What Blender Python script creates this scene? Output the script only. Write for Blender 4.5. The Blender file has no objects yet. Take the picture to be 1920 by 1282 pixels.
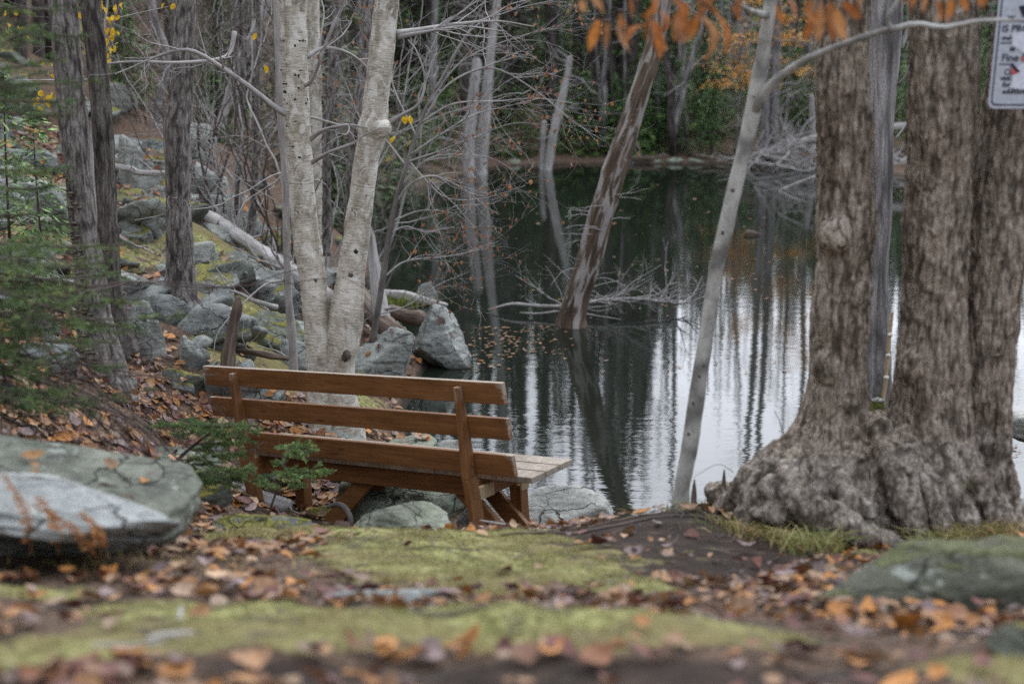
import bpy, bmesh, math, random
import numpy as np
from mathutils import Vector, Matrix, bvhtree

S = bpy.context.scene
COL = S.collection
rad = math.radians

# ------------------------------------------------------------------ camera
CAM_Z, PITCH, FPX = 3.2, 11.5, 1920*50/36.0
cd = bpy.data.cameras.new('camera'); cam = bpy.data.objects.new('camera', cd); COL.objects.link(cam)
cam.location = (0, 0, CAM_Z); cam.rotation_euler = (rad(90-PITCH), 0, 0)
cd.lens = 50; cd.sensor_width = 36; cd.clip_start = 0.05; cd.clip_end = 600
cd.dof.use_dof = True; cd.dof.focus_distance = 10.2; cd.dof.aperture_fstop = 1.55
S.camera = cam

# ------------------------------------------------------------------ overcast sky and a very soft sun
W = bpy.data.worlds.new('World'); S.world = W; W.use_nodes = True
wn = W.node_tree; wn.nodes.clear()
wo = wn.nodes.new('ShaderNodeOutputWorld')
sky = wn.nodes.new('ShaderNodeTexSky'); sky.sky_type = 'NISHITA'; sky.sun_disc = False
SUN_EL, SUN_AZ = 50, 20
sky.sun_elevation = rad(SUN_EL); sky.sun_rotation = rad(SUN_AZ); sky.dust_density = 3.0
b1 = wn.nodes.new('ShaderNodeBackground'); b1.inputs[1].default_value = 0.06
wn.links.new(sky.outputs[0], b1.inputs[0])
# cloud deck: patchy grey-white
tc = wn.nodes.new('ShaderNodeTexCoord')
cn = wn.nodes.new('ShaderNodeTexNoise'); cn.inputs['Scale'].default_value = 3.5; cn.inputs['Detail'].default_value = 5
wn.links.new(tc.outputs['Generated'], cn.inputs['Vector'])
cr = wn.nodes.new('ShaderNodeValToRGB')
cr.color_ramp.elements[0].position = .3; cr.color_ramp.elements[0].color = (.68, .73, .84, 1)
cr.color_ramp.elements[1].position = .75; cr.color_ramp.elements[1].color = (.95, .98, 1.04, 1)
wn.links.new(cn.outputs['Fac'], cr.inputs[0])
b2 = wn.nodes.new('ShaderNodeBackground'); b2.inputs[1].default_value = 2.3
# an overcast sky is about three times brighter overhead than at the horizon
sx = wn.nodes.new('ShaderNodeSeparateXYZ'); wn.links.new(tc.outputs['Generated'], sx.inputs[0])
mr = wn.nodes.new('ShaderNodeMapRange'); mr.inputs[1].default_value = 0; mr.inputs[2].default_value = 1; mr.inputs[3].default_value = .37; mr.inputs[4].default_value = 1
wn.links.new(sx.outputs[2], mr.inputs[0])
mc_ = wn.nodes.new('ShaderNodeMix'); mc_.data_type = 'RGBA'; mc_.blend_type = 'MULTIPLY'; mc_.inputs[0].default_value = 1
wn.links.new(cr.outputs[0], mc_.inputs[6]); wn.links.new(mr.outputs[0], mc_.inputs[7])
# the veiled sun brightens the cloud over the pond
dt = wn.nodes.new('ShaderNodeVectorMath'); dt.operation = 'DOT_PRODUCT'; wn.links.new(tc.outputs['Generated'], dt.inputs[0])
dt.inputs[1].default_value = (.14, .93, .34)
m1 = wn.nodes.new('ShaderNodeMapRange'); m1.interpolation_type = 'SMOOTHSTEP'; m1.inputs[1].default_value = .55; m1.inputs[2].default_value = 1; m1.inputs[3].default_value = 1; m1.inputs[4].default_value = 2.5
wn.links.new(dt.outputs['Value'], m1.inputs[0])
mg = wn.nodes.new('ShaderNodeMix'); mg.data_type = 'RGBA'; mg.blend_type = 'MULTIPLY'; mg.inputs[0].default_value = 1
wn.links.new(mc_.outputs[2], mg.inputs[6]); wn.links.new(m1.outputs[0], mg.inputs[7])
wn.links.new(mg.outputs[2], b2.inputs[0])
ad = wn.nodes.new('ShaderNodeAddShader')
wn.links.new(b1.outputs[0], ad.inputs[0]); wn.links.new(b2.outputs[0], ad.inputs[1])
wn.links.new(ad.outputs[0], wo.inputs['Surface'])
sl = bpy.data.lights.new('sun', 'SUN'); sl.energy = 0.7; sl.angle = rad(25); sl.color = (1, .96, .9)
so = bpy.data.objects.new('sun', sl); COL.objects.link(so); so.location = (0, 0, 30)
so.rotation_euler = (rad(90-SUN_EL), 0, rad(180-SUN_AZ))
S.view_settings.view_transform = 'Standard'; S.view_settings.look = 'None'
S.view_settings.exposure = 0.05; S.view_settings.gamma = 1
S.render.engine = 'CYCLES'
S.cycles.use_denoising = False
S.cycles.max_bounces = 6; S.cycles.diffuse_bounces = 3; S.cycles.glossy_bounces = 3

# ------------------------------------------------------------------ numbers
rng = np.random.default_rng(7)
cp, sp = math.cos(rad(PITCH)), math.sin(rad(PITCH))
def ray(px, py):
    a, b = (px-960)/FPX, (641-py)/FPX
    return np.array([a, cp+b*sp, -sp+b*cp])
def P(px, py, Y):
    "world point seen at that spot of the 1920 px photograph, Y metres ahead"
    d = ray(px, py); return np.array([0, 0, CAM_Z]) + d*(Y/d[1])
def mpp(px, py, Y):
    return (Y/ray(px, py)[1])/FPX
def to_px(p):
    v = np.asarray(p)-np.array([0, 0, CAM_Z]); z = v[1]*cp-v[2]*sp
    return 960+FPX*v[0]/z, 641-FPX*(v[1]*sp+v[2]*cp)/z

def _hash(i, j, k):
    h = (i*374761393 + j*668265263 + k*2147483647 + 1013904223) & 0xFFFFFFFF
    h = ((h ^ (h >> 13)) * 1274126177) & 0xFFFFFFFF
    h = (h ^ (h >> 16))
    return (h & 0xFFFFFF)/float(0x7FFFFF) - 1.0
def vnoise(p):
    p = np.asarray(p, float); i = np.floor(p).astype(np.int64); f = p-i; f = f*f*f*(f*(f*6-15)+10)
    r = 0
    for a in (0, 1):
        for b in (0, 1):
            for c in (0, 1):
                w = (f[:, 0] if a else 1-f[:, 0])*(f[:, 1] if b else 1-f[:, 1])*(f[:, 2] if c else 1-f[:, 2])
                r = r + w*_hash(i[:, 0]+a, i[:, 1]+b, i[:, 2]+c)
    return r
def fbm(p, o=4, g=.5):
    p = np.asarray(p, float); r = 0; a = 1; t = 0
    for k in range(o):
        r = r+a*vnoise(p*(2**k)+17.3*k); t += a; a *= g
    return r/t
def unit(v):
    v = np.asarray(v, float); return v/(np.linalg.norm(v, axis=-1, keepdims=True)+1e-12)

def smooth(pts, m):
    "Catmull-Rom through the rows of pts, m rows back"
    p = np.asarray(pts, float); n = len(p)
    q = np.vstack([2*p[0]-p[1], p, 2*p[-1]-p[-2]])
    t = np.linspace(0, n-1-1e-9, m); i = t.astype(int); f = (t-i)[:, None]
    a, b, c, d = q[i], q[i+1], q[i+2], q[i+3]
    return .5*((2*b)+(c-a)*f+(2*a-5*b+4*c-d)*f*f+(3*b-a-3*c+d)*f**3)

# ------------------------------------------------------------------ mesh builder
class MB:
    def __init__(s): s.V=[]; s.Q=[]; s.T=[]; s.C=[]; s.U=[]; s.n=0
    def add(s, V, Q=None, T=None, col=(.5,.5,.5), uvw=None):
        V = np.asarray(V, float); m = len(V)
        s.V.append(V)
        c = np.asarray(col, float)
        s.C.append(np.broadcast_to(c, (m, 3)) if c.ndim == 1 else c)
        s.U.append(V if uvw is None else uvw)
        if Q is not None and len(Q): s.Q.append(np.asarray(Q)+s.n)
        if T is not None and len(T): s.T.append(np.asarray(T)+s.n)
        s.n += m
    def mesh(s, name, org=(0,0,0), smooth=True):
        V = np.vstack(s.V)-np.asarray(org)
        Q = np.vstack(s.Q) if s.Q else np.zeros((0,4), int)
        T = np.vstack(s.T) if s.T else np.zeros((0,3), int)
        me = bpy.data.meshes.new(name)
        me.vertices.add(len(V)); me.vertices.foreach_set('co', V.astype(np.float32).ravel())
        nl = len(Q)*4+len(T)*3; me.loops.add(nl)
        me.loops.foreach_set('vertex_index', np.concatenate([Q.ravel(), T.ravel()]).astype(np.int32))
        npoly = len(Q)+len(T); me.polygons.add(npoly)
        st = np.concatenate([np.arange(len(Q))*4, len(Q)*4+np.arange(len(T))*3]).astype(np.int32)
        me.polygons.foreach_set('loop_start', st)
        me.polygons.foreach_set('use_smooth', np.full(npoly, smooth, bool))
        me.update(calc_edges=True)
        a = me.attributes.new('col', 'FLOAT_COLOR', 'POINT')
        a.data.foreach_set('color', np.hstack([np.vstack(s.C), np.ones((len(V),1))]).astype(np.float32).ravel())
        u = me.attributes.new('uvw', 'FLOAT_VECTOR', 'POINT')
        u.data.foreach_set('vector', np.vstack(s.U).astype(np.float32).ravel())
        return me
    def build(s, name, mat, parent=None, org=None, smooth=True):
        if org is None: org = parent['_o'] if parent is not None else (0,0,0)
        org = np.array(org, float)
        ob = bpy.data.objects.new(name, s.mesh(name, org, smooth)); COL.objects.link(ob)
        ob.data.materials.append(mat)
        if parent is not None:
            ob.parent = parent; po = np.array(parent['_o']); ob.location = tuple(org-po)
        else: ob.location = tuple(org)
        ob['_o'] = [float(v) for v in org]
        return ob

def thing(name, label, cat, base, group=None):
    o = bpy.data.objects.new(name, None); COL.objects.link(o); o.empty_display_size = .1
    o.location = tuple(base); o['_o'] = [float(v) for v in base]
    return tag(o, label, cat, group)
def tag(o, label=None, cat=None, group=None, kind=None):
    if label: o['label'] = label
    if cat: o['category'] = cat
    if group: o['group'] = group
    if kind: o['kind'] = kind
    return o

def tube(mb, pts, r, n=8, col=(.5,.5,.5), disp=None, cap=True, s0=0.0):
    pts = np.asarray(pts, float); m = len(pts); r = np.broadcast_to(np.asarray(r, float), (m,))
    t = unit(np.gradient(pts, axis=0))
    a = np.array([1.,0,0]) if abs(t[0][0]) < .8 else np.array([0,1.,0])
    u = unit(a-t[0]*np.dot(a,t[0])); us = [u]
    for i in range(1, m):
        u = u-t[i]*np.dot(u,t[i]); u = u/(np.linalg.norm(u)+1e-12); us.append(u)
    us = np.array(us); ws = np.cross(t, us)
    th = np.arange(n)*2*np.pi/n
    c, s_ = np.cos(th), np.sin(th)
    dirs = us[:,None,:]*c[None,:,None]+ws[:,None,:]*s_[None,:,None]
    sl_ = s0+np.concatenate([[0], np.cumsum(np.linalg.norm(np.diff(pts,axis=0),axis=1))])
    rm = max(float(np.mean(r)), 1e-4)
    uvw = np.stack([np.broadcast_to(c*rm,(m,n)), np.broadcast_to(s_*rm,(m,n)), np.repeat(sl_[:,None],n,1)],-1).reshape(-1,3)
    rr = np.repeat(r[:,None],n,1)
    if disp is not None: rr = rr+disp(uvw, rm).reshape(m,n)
    V = (pts[:,None,:]+dirs*rr[:,:,None]).reshape(-1,3)
    i = np.arange(m-1)[:,None]*n; j = np.arange(n)[None,:]; k = (j+1)%n
    Q = np.stack([i+j, i+k, i+n+k, i+n+j],-1).reshape(-1,4)
    T = None
    if cap:
        V = np.vstack([V, pts[0], pts[-1]+t[-1]*r[-1]*.5]); uvw = np.vstack([uvw, [0,0,sl_[0]], [0,0,sl_[-1]]])
        jj = np.arange(n); kk = (jj+1)%n; b = (m-1)*n
        T = np.vstack([np.stack([kk,jj,np.full(n,m*n)],-1), np.stack([b+jj,b+kk,np.full(n,m*n+1)],-1)])
        if np.ndim(col) == 2: col = np.vstack([col, col[:2]])
    mb.add(V, Q, T, col, uvw)

# ------------------------------------------------------------------ node materials
class NM:
    def __init__(s, name, rough=.8, spec=.25):
        s.m = bpy.data.materials.new(name); s.m.use_nodes = True; s.t = s.m.node_tree
        s.t.nodes.clear(); s.o = s.t.nodes.new('ShaderNodeOutputMaterial')
        s.b = s.t.nodes.new('ShaderNodeBsdfPrincipled'); s.l(s.b.outputs[0], s.o.inputs[0])
        s.b.inputs['Roughness'].default_value = rough; s.b.inputs['Specular IOR Level'].default_value = spec
    def l(s, a, b): s.t.links.new(a, b)
    def put(s, i, v):
        if isinstance(v, bpy.types.NodeSocket): s.l(v, i)
        elif isinstance(v, (tuple, list)) and len(v) == 3 and i.type == 'RGBA': i.default_value = (*v, 1)
        else: i.default_value = v
    def obj(s): return s.t.nodes.new('ShaderNodeTexCoord').outputs['Object']
    def attr(s, n, o='Vector'):
        a = s.t.nodes.new('ShaderNodeAttribute'); a.attribute_name = n; return a.outputs[o]
    def rnd(s): return s.t.nodes.new('ShaderNodeObjectInfo').outputs['Random']
    def nz(s):
        g = s.t.nodes.new('ShaderNodeNewGeometry'); x = s.t.nodes.new('ShaderNodeSeparateXYZ'); s.l(g.outputs['Normal'], x.inputs[0]); return x.outputs[2]
    def pos(s, ax=None):
        g = s.t.nodes.new('ShaderNodeNewGeometry')
        if ax is None: return g.outputs['Position']
        x = s.t.nodes.new('ShaderNodeSeparateXYZ'); s.l(g.outputs['Position'], x.inputs[0]); return x.outputs[ax]
    def map(s, v, sc, rot=(0,0,0)):
        m = s.t.nodes.new('ShaderNodeMapping'); s.l(v, m.inputs[0]); m.inputs['Scale'].default_value = sc; m.inputs['Rotation'].default_value = rot; return m.outputs[0]
    def noise(s, v, sc, det=4, ro=.55, dist=0):
        n = s.t.nodes.new('ShaderNodeTexNoise'); s.l(v, n.inputs['Vector']); n.inputs['Scale'].default_value = sc
        n.inputs['Detail'].default_value = det; n.inputs['Roughness'].default_value = ro; n.inputs['Distortion'].default_value = dist; return n.outputs['Fac']
    def vor(s, v, sc, feat='F1', out='Distance', r=1):
        n = s.t.nodes.new('ShaderNodeTexVoronoi'); n.feature = feat; s.l(v, n.inputs['Vector']); n.inputs['Scale'].default_value = sc; n.inputs['Randomness'].default_value = r; return n.outputs[out]
    def ramp(s, f, stops):
        n = s.t.nodes.new('ShaderNodeValToRGB'); s.put(n.inputs[0], f); e = n.color_ramp.elements
        while len(e) < len(stops): e.new(.5)
        for q, (p, c) in zip(e, stops):
            q.position = p; q.color = (c, c, c, 1) if isinstance(c, (int, float)) else (*c, 1)
        return n.outputs[0]
    def mix(s, f, a, b, mode='MIX'):
        n = s.t.nodes.new('ShaderNodeMix'); n.data_type = 'RGBA'; n.blend_type = mode
        s.put(n.inputs[0], f); s.put(n.inputs[6], a); s.put(n.inputs[7], b); return n.outputs[2]
    def mth(s, op, a, b=0.0):
        n = s.t.nodes.new('ShaderNodeMath'); n.operation = op; s.put(n.inputs[0], a); s.put(n.inputs[1], b); return n.outputs[0]
    def bump(s, h, dist, strength=1.0, nrm=None):
        n = s.t.nodes.new('ShaderNodeBump'); s.put(n.inputs['Height'], h); n.inputs['Distance'].default_value = dist; n.inputs['Strength'].default_value = strength
        if nrm is not None: s.l(nrm, n.inputs['Normal'])
        return n.outputs[0]
    def done(s, col=None, nrm=None, rough=None):
        if col is not None: s.put(s.b.inputs['Base Color'], col)
        if nrm is not None: s.l(nrm, s.b.inputs['Normal'])
        if rough is not None: s.put(s.b.inputs['Roughness'], rough)
        return s.m

def m_ground():
    n = NM('forest_floor', .9, .15); p = n.pos()
    f = n.noise(p, 9, 8, .65); g = n.noise(p, 60, 4, .6); lo = n.noise(p, 1.7, 3)
    soil = n.ramp(f, [(.3,(.014,.010,.008)), (.55,(.035,.024,.018)), (.75,(.075,.05,.035))])
    lit = n.ramp(g, [(.36,(.035,.024,.018)), (.5,(.085,.055,.038)), (.62,(.16,.11,.075))])
    soil = n.mix(n.attr('leafy','Fac'), soil, lit)
    mo = n.ramp(n.noise(p, 26, 7, .7), [(.36,(.06,.062,.018)), (.46,(.15,.15,.052)), (.55,(.245,.24,.095)), (.66,(.36,.345,.16))])
    mo = n.mix(n.ramp(lo, [(.42,0.),(.58,.8)]), mo, (.155,.125,.055))
    k = n.mth('ADD', n.attr('moss','Fac'), n.mth('MULTIPLY', n.mth('SUBTRACT', f, .5), 2.6))
    k = n.ramp(k, [(.42,0.),(.58,1.)])
    c = n.mix(k, soil, mo)
    wet = n.ramp(n.pos(2), [(0,1.),(.04,0.)])
    c = n.mix(wet, c, (.012,.012,.008))
    h = n.mth('ADD', n.mth('MULTIPLY', f, .7), n.mth('MULTIPLY', g, .3))
    return n.done(c, n.bump(h, .035, .9))
def m_rock(name, dark, mid, light, moss=.5, lich=.5, mosscol=(.17,.16,.025)):
    n = NM(name, .78, .3); p0 = n.obj()
    r = n.t.nodes.new('ShaderNodeVectorMath'); r.operation='ADD'; n.l(p0, r.inputs[0])
    rv = n.t.nodes.new('ShaderNodeCombineXYZ'); q = n.mth('MULTIPLY', n.rnd(), 37.); n.l(q, rv.inputs[0]); n.l(q, rv.inputs[2]); n.l(rv.outputs[0], r.inputs[1])
    p = r.outputs[0]
    big = n.noise(p, 2.6, 5, .6); fine = n.noise(p, 30, 8, .7)
    band = n.noise(n.map(p, (3,3,26), (.35,.2,0)), 1, 6, .65, .4)
    f = n.mth('ADD', n.mth('MULTIPLY', big, .5), n.mth('MULTIPLY', n.mth('ADD', band, fine), .25))
    c = n.ramp(f, [(.38,dark), (.5,mid), (.62,light)])
    tint = n.mix(n.rnd(), (.93,.96,.95), (1.08,1.04,.95)); c = n.mix(1., c, tint, 'MULTIPLY')
    v = n.mth('ADD', n.noise(p, 7, 6, .7), n.mth('MULTIPLY', n.noise(p, 2.1, 2), .35))
    c = n.mix(n.ramp(v, [(.84-.10*lich,0.),(.87-.10*lich,.7)]), c, (.33,.36,.325))
    v2 = n.noise(p, 16, 5, .7); c = n.mix(n.ramp(v2, [(.60,0.),(.68,.55)]), c, (.018,.02,.02))
    wv = n.t.nodes.new('ShaderNodeVectorMath'); wv.operation='ADD'; n.l(p, wv.inputs[0])
    nw = n.t.nodes.new('ShaderNodeTexNoise'); n.l(p, nw.inputs['Vector']); nw.inputs['Scale'].default_value = 3; nw.inputs['Detail'].default_value = 5
    sc_ = n.t.nodes.new('ShaderNodeVectorMath'); sc_.operation='SCALE'; n.l(nw.outputs['Color'], sc_.inputs[0]); sc_.inputs['Scale'].default_value = .35; n.l(sc_.outputs[0], wv.inputs[1])
    ck = n.ramp(n.vor(n.map(wv.outputs[0], (1,1,2.3), (.3,.25,0)), 2.6, 'DISTANCE_TO_EDGE'), [(0,1.),(.022,0.)])
    ck = n.mth('MULTIPLY', ck, n.ramp(n.noise(p, 2.3, 3), [(.46,0.),(.58,1.)]))
    c = n.mix(n.mth('MULTIPLY', ck, .85), c, (.012,.013,.012))
    sp2 = n.mth('MULTIPLY', n.ramp(n.vor(wv.outputs[0], 15), [(.16,1.),(.24,0.)]), n.ramp(n.noise(p, 4.5, 3), [(.5,0.),(.6,.6)]))
    c = n.mix(sp2, c, (.36,.385,.34))
    mk = n.mth('ADD', n.mth('MULTIPLY', n.nz(), .55), n.noise(p, 3.2, 5, .65))
    mk = n.ramp(mk, [(1.16-.3*moss,0.),(1.24-.3*moss,1.)])
    mc = n.ramp(n.noise(p, 40, 5, .7), [(.3,tuple(x*.35 for x in mosscol)), (.55,mosscol), (.75,tuple(x*1.7 for x in mosscol))])
    c = n.mix(mk, c, mc)
    c = n.mix(n.ramp(n.pos(2), [(0,1.),(.07,0.)]), c, (.02,.017,.012))
    h = n.mth('ADD', n.mth('MULTIPLY', band, .5), n.mth('ADD', n.mth('MULTIPLY', fine, .4), n.mth('SUBTRACT', n.mth('MULTIPLY', mk, .5), n.mth('MULTIPLY', ck, .7))))
    return n.done(c, n.bump(h, .045, 1.0), n.mth('SUBTRACT', .86, n.mth('MULTIPLY', fine, .2)))
def m_bark(name, dark, mid, light, sxy=38, sz=4.5, bd=.02, green=0., knots=.3, bigw=.25):
    n = NM(name, .88, .15); p = n.attr('uvw')
    r = n.noise(n.map(p, (sxy,sxy,sz)), 1, 6, .62, .6); big = n.noise(n.map(p,(4,4,1.3)), 1.5, 4)
    fl = n.vor(n.map(p, (sxy*.55,sxy*.55,sz*1.1)), 1, 'F1')
    fi = n.noise(n.map(p,(90,90,40)), 1, 5, .7)
    f = n.mth('ADD', n.mth('MULTIPLY', r, .75-bigw), n.mth('ADD', n.mth('MULTIPLY', big, bigw), n.mth('MULTIPLY', fi, .25)))
    c = n.ramp(f, [(.41,dark), (.5,mid), (.60,light)])
    c = n.mix(n.ramp(fl, [(.5,0.),(.8,.7)]), c, tuple(x*.35 for x in dark))
    if green: c = n.mix(n.ramp(n.noise(n.map(p,(7,7,3)),1.4,6,.7), [(.58,0.),(.68,green)]), c, (.10,.11,.05))
    c = n.mix(n.ramp(n.noise(n.map(p,(9,9,5)),2,5,.7), [(.62,0.),(.7,knots)]), c, tuple(min(.5,x*1.45) for x in light))
    h = n.mth('SUBTRACT', n.mth('ADD', r, n.mth('MULTIPLY', fi, .35)), n.mth('MULTIPLY', fl, .35))
    return n.done(c, n.bump(h, bd, 1.0))
def m_birch():
    n = NM('birch_bark', .62, .3); p = n.attr('uvw')
    big = n.noise(n.map(p,(5,5,3.2)), 1.2, 6, .65, .3); fine = n.noise(n.map(p,(14,14,90)), 1, 5, .7)
    c = n.ramp(n.mth('ADD', n.mth('MULTIPLY', big,.65), n.mth('MULTIPLY', fine,.35)), [(.38,(.17,.145,.11)), (.46,(.36,.325,.265)), (.53,(.50,.465,.395)), (.62,(.66,.635,.57))])
    pat = n.noise(n.map(p,(9,9,6)), 1.3, 5, .6, .8); c = n.mix(n.ramp(pat,[(.54,0.),(.57,.7)]), c, (.62,.61,.56))
    mos = n.noise(n.map(p,(12,12,9)), 1.2, 3, .6); c = n.mix(n.ramp(mos,[(.60,0.),(.68,.5)]), c, (.24,.25,.15))
    len_ = n.noise(n.map(p,(11,11,150)), 1, 2, .5); c = n.mix(n.ramp(len_,[(.585,0.),(.66,.75)]), c, (.15,.115,.085))
    v = n.vor(n.map(p,(9,9,5)), 1.3); sp_ = n.ramp(v,[(.10,1.),(.16,0.)])
    sp_ = n.mth('MULTIPLY', sp_, n.ramp(n.noise(n.map(p,(3,3,1.2)),1,2),[(.58,0.),(.64,.6)]))
    c = n.mix(sp_, c, (.02,.018,.013))
    h = n.mth('ADD', n.mth('MULTIPLY', fine,.5), n.mth('MULTIPLY', big,.6))
    return n.done(c, n.bump(n.mth('ADD',h,n.mth('MULTIPLY',sp_,.3)), .012, .9))
def m_wood(name, dark, mid, light, sxy=60, sz=3, rough=.8, attr='uvw', bd=.006, patch=None):
    n = NM(name, rough, .3); p = n.attr(attr) if attr else n.obj()
    g = n.noise(n.map(p,(sxy,sxy,sz)), 1, 6, .6, .5); b = n.noise(n.map(p,(6,6,1.1)), 1.2, 4)
    c = n.ramp(n.mth('ADD', n.mth('MULTIPLY',g,.55), n.mth('MULTIPLY',b,.45)), [(.36,dark),(.5,mid),(.64,light)])
    if patch: c = n.mix(n.ramp(n.noise(n.map(p,(10,10,1.6)),1.1,5,.6,.6),[(.515,0.),(.56,1.)]), c, patch)
    return n.done(c, n.bump(g, bd, .9))
def m_leaf(name, transl=.3, rough=.6, spec=.3):
    n = NM(name, rough, spec); c = n.attr('col','Color')
    v = n.noise(n.pos(), 45, 3); c = n.mix(1., c, n.ramp(v,[(.3,.6),(.7,1.25)]), 'MULTIPLY')
    n.done(c)
    t = n.t.nodes.new('ShaderNodeBsdfTranslucent'); n.l(c, t.inputs[0])
    m = n.t.nodes.new('ShaderNodeMixShader'); m.inputs[0].default_value = transl
    n.l(n.b.outputs[0], m.inputs[1]); n.l(t.outputs[0], m.inputs[2]); n.l(m.outputs[0], n.o.inputs[0])
    return n.m
def m_flat(name, c, rough=.6, spec=.3):
    n = NM(name, rough, spec); v = n.noise(n.obj(), 40, 4)
    return n.done(n.mix(1., c, n.ramp(v,[(.3,.78),(.7,1.1)]), 'MULTIPLY'))
def m_water():
    n = NM('pond_water', .035, .5); n.b.inputs['IOR'].default_value = 1.33
    p = n.pos()
    a = n.noise(n.map(p,(.8,2.0,1)), 2.8, 2, .5, .3); b = n.noise(n.map(p,(.8,2.0,1)), 8.5, 2, .5)
    c = n.noise(p, 1.1, 2)
    calm = n.ramp(n.noise(n.map(p,(.5,1,1)), .32, 3), [(.38,.25),(.6,1.)])
    near = n.ramp(n.mth('DIVIDE', n.pos(1), 40.), [(.22,1.),(.42,.5),(.9,.16)])
    k = n.mth('MULTIPLY', calm, near)
    h = n.mth('MULTIPLY', n.mth('ADD', n.mth('MULTIPLY',a,.62), n.mth('ADD', n.mth('MULTIPLY',b,.26), n.mth('MULTIPLY',c,.4))), k)
    return n.done((.008,.011,.008), n.bump(h, .0045, 1.0))
def m_bench():
    n = NM('stained_wood', .55, .3); p = n.attr('uvw')
    g = n.noise(n.map(p,(3,60,60)), 1, 5, .6, .7); b = n.noise(n.map(p,(2,8,8)), 1, 4, .6)
    c = n.ramp(n.mth('ADD', n.mth('MULTIPLY',g,.4), n.mth('MULTIPLY',b,.6)), [(.36,(.105,.044,.0155)),(.5,(.175,.078,.027)),(.64,(.24,.115,.044))])
    w = n.mth('ADD', n.attr('col','Fac'), n.mth('MULTIPLY', n.mth('SUBTRACT', n.noise(n.map(p,(8,40,40)),1,6,.7), .5), 1.3))
    c = n.mix(n.ramp(w,[(.55,0.),(.85,.85)]), c, (.34,.29,.23))
    kn = n.vor(n.map(p,(2.2,9,9)),1); c = n.mix(n.ramp(kn,[(.05,.7),(.1,0.)]), c, (.05,.018,.01))
    return n.done(c, n.bump(g, .003, .8))
MAT = dict(
 ground=m_ground(),
 rock=m_rock('grey_rock', (.055,.06,.058), (.155,.168,.162), (.29,.31,.295), .78, .6),
 rock_bare=m_rock('bare_grey_rock', (.07,.075,.073), (.19,.203,.198), (.35,.37,.355), .28, .6),
 rock_moss=m_rock('mossy_rock', (.04,.046,.04), (.095,.106,.088), (.18,.195,.165), .8, .35),
 rock_green=m_rock('green_filmed_rock', (.07,.08,.062), (.17,.188,.145), (.29,.315,.26), .2, .5, (.11,.12,.05)),
 rock_olive=m_rock('olive_filmed_rock', (.045,.05,.042), (.11,.12,.09), (.20,.215,.175), .72, .55, (.105,.115,.045)),
 rock_pale=m_rock('pale_ledge_rock', (.09,.10,.105), (.25,.258,.252), (.43,.44,.43), .08, .4, (.11,.12,.05)),
 rock_film=m_rock('green_boulder', (.055,.06,.052), (.145,.158,.128), (.26,.275,.235), .3, .35, (.12,.145,.05)),
 bark_grey=m_bark('grey_flaky_bark', (.055,.047,.042), (.195,.177,.163), (.36,.335,.315), 44, 9, .028, .25),
 bark_dark=m_bark('dark_bark', (.028,.022,.02), (.075,.06,.055), (.15,.13,.12), 34, 4, .02),
 bark_mid=m_bark('furrowed_dark_bark', (.04,.034,.03), (.115,.10,.092), (.22,.20,.185), 46, 7, .03, .1),
 bark_far=m_bark('far_grey_bark', (.10,.093,.09), (.23,.215,.21), (.38,.37,.365), 20, 2, .02),
 bark_big=m_bark('ridged_brown_bark', (.085,.062,.045), (.29,.232,.18), (.48,.415,.345), 62, 9, .026, .2, .25, .24),
 bark_root=m_bark('burled_root_bark', (.075,.056,.041), (.245,.205,.167), (.46,.41,.36), 40, 15, .022, .5, .3, .25),
 bark_smooth=m_bark('smooth_grey_bark', (.28,.275,.255), (.41,.405,.38), (.53,.525,.50), 12, 7, .006, .12, .6),
 birch=m_birch(),
 twig=m_wood('grey_twig', (.17,.155,.147), (.31,.295,.285), (.47,.455,.445), 20, 5),
 twig_brown=m_wood('brown_twig', (.03,.022,.02), (.075,.055,.048), (.14,.11,.10), 20, 5),
 twig_mid=m_wood('dull_twig', (.06,.05,.045), (.13,.115,.105), (.24,.22,.205), 20, 5),
 snag=m_wood('weathered_snag_wood', (.03,.02,.013), (.085,.058,.038), (.18,.135,.10), 45, 2.6, .85, 'uvw', .025, (.29,.265,.245)),
 pale=m_wood('silver_dead_wood', (.17,.155,.145), (.34,.325,.31), (.50,.49,.475), 45, 2.2, .85, 'uvw', .012),
 rot=m_wood('rotting_log_wood', (.04,.028,.02), (.12,.09,.07), (.27,.22,.18), 40, 3, .9, 'uvw', .015),
 needles=m_leaf('needles', .12, .6), leaf=m_leaf('dead_leaf', .12, .62, .3), leaf_hang=m_leaf('hanging_leaf', .28, .55),
 water=m_water(), bench=m_bench(),
 newwood=m_wood('pale_new_wood', (.26,.19,.10), (.38,.29,.17), (.48,.39,.25), 50, 4, .7, None),
 seat=m_wood('worn_seat_wood', (.14,.115,.088), (.25,.215,.17), (.36,.32,.27), 50, 4, .75, None),
)
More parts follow.
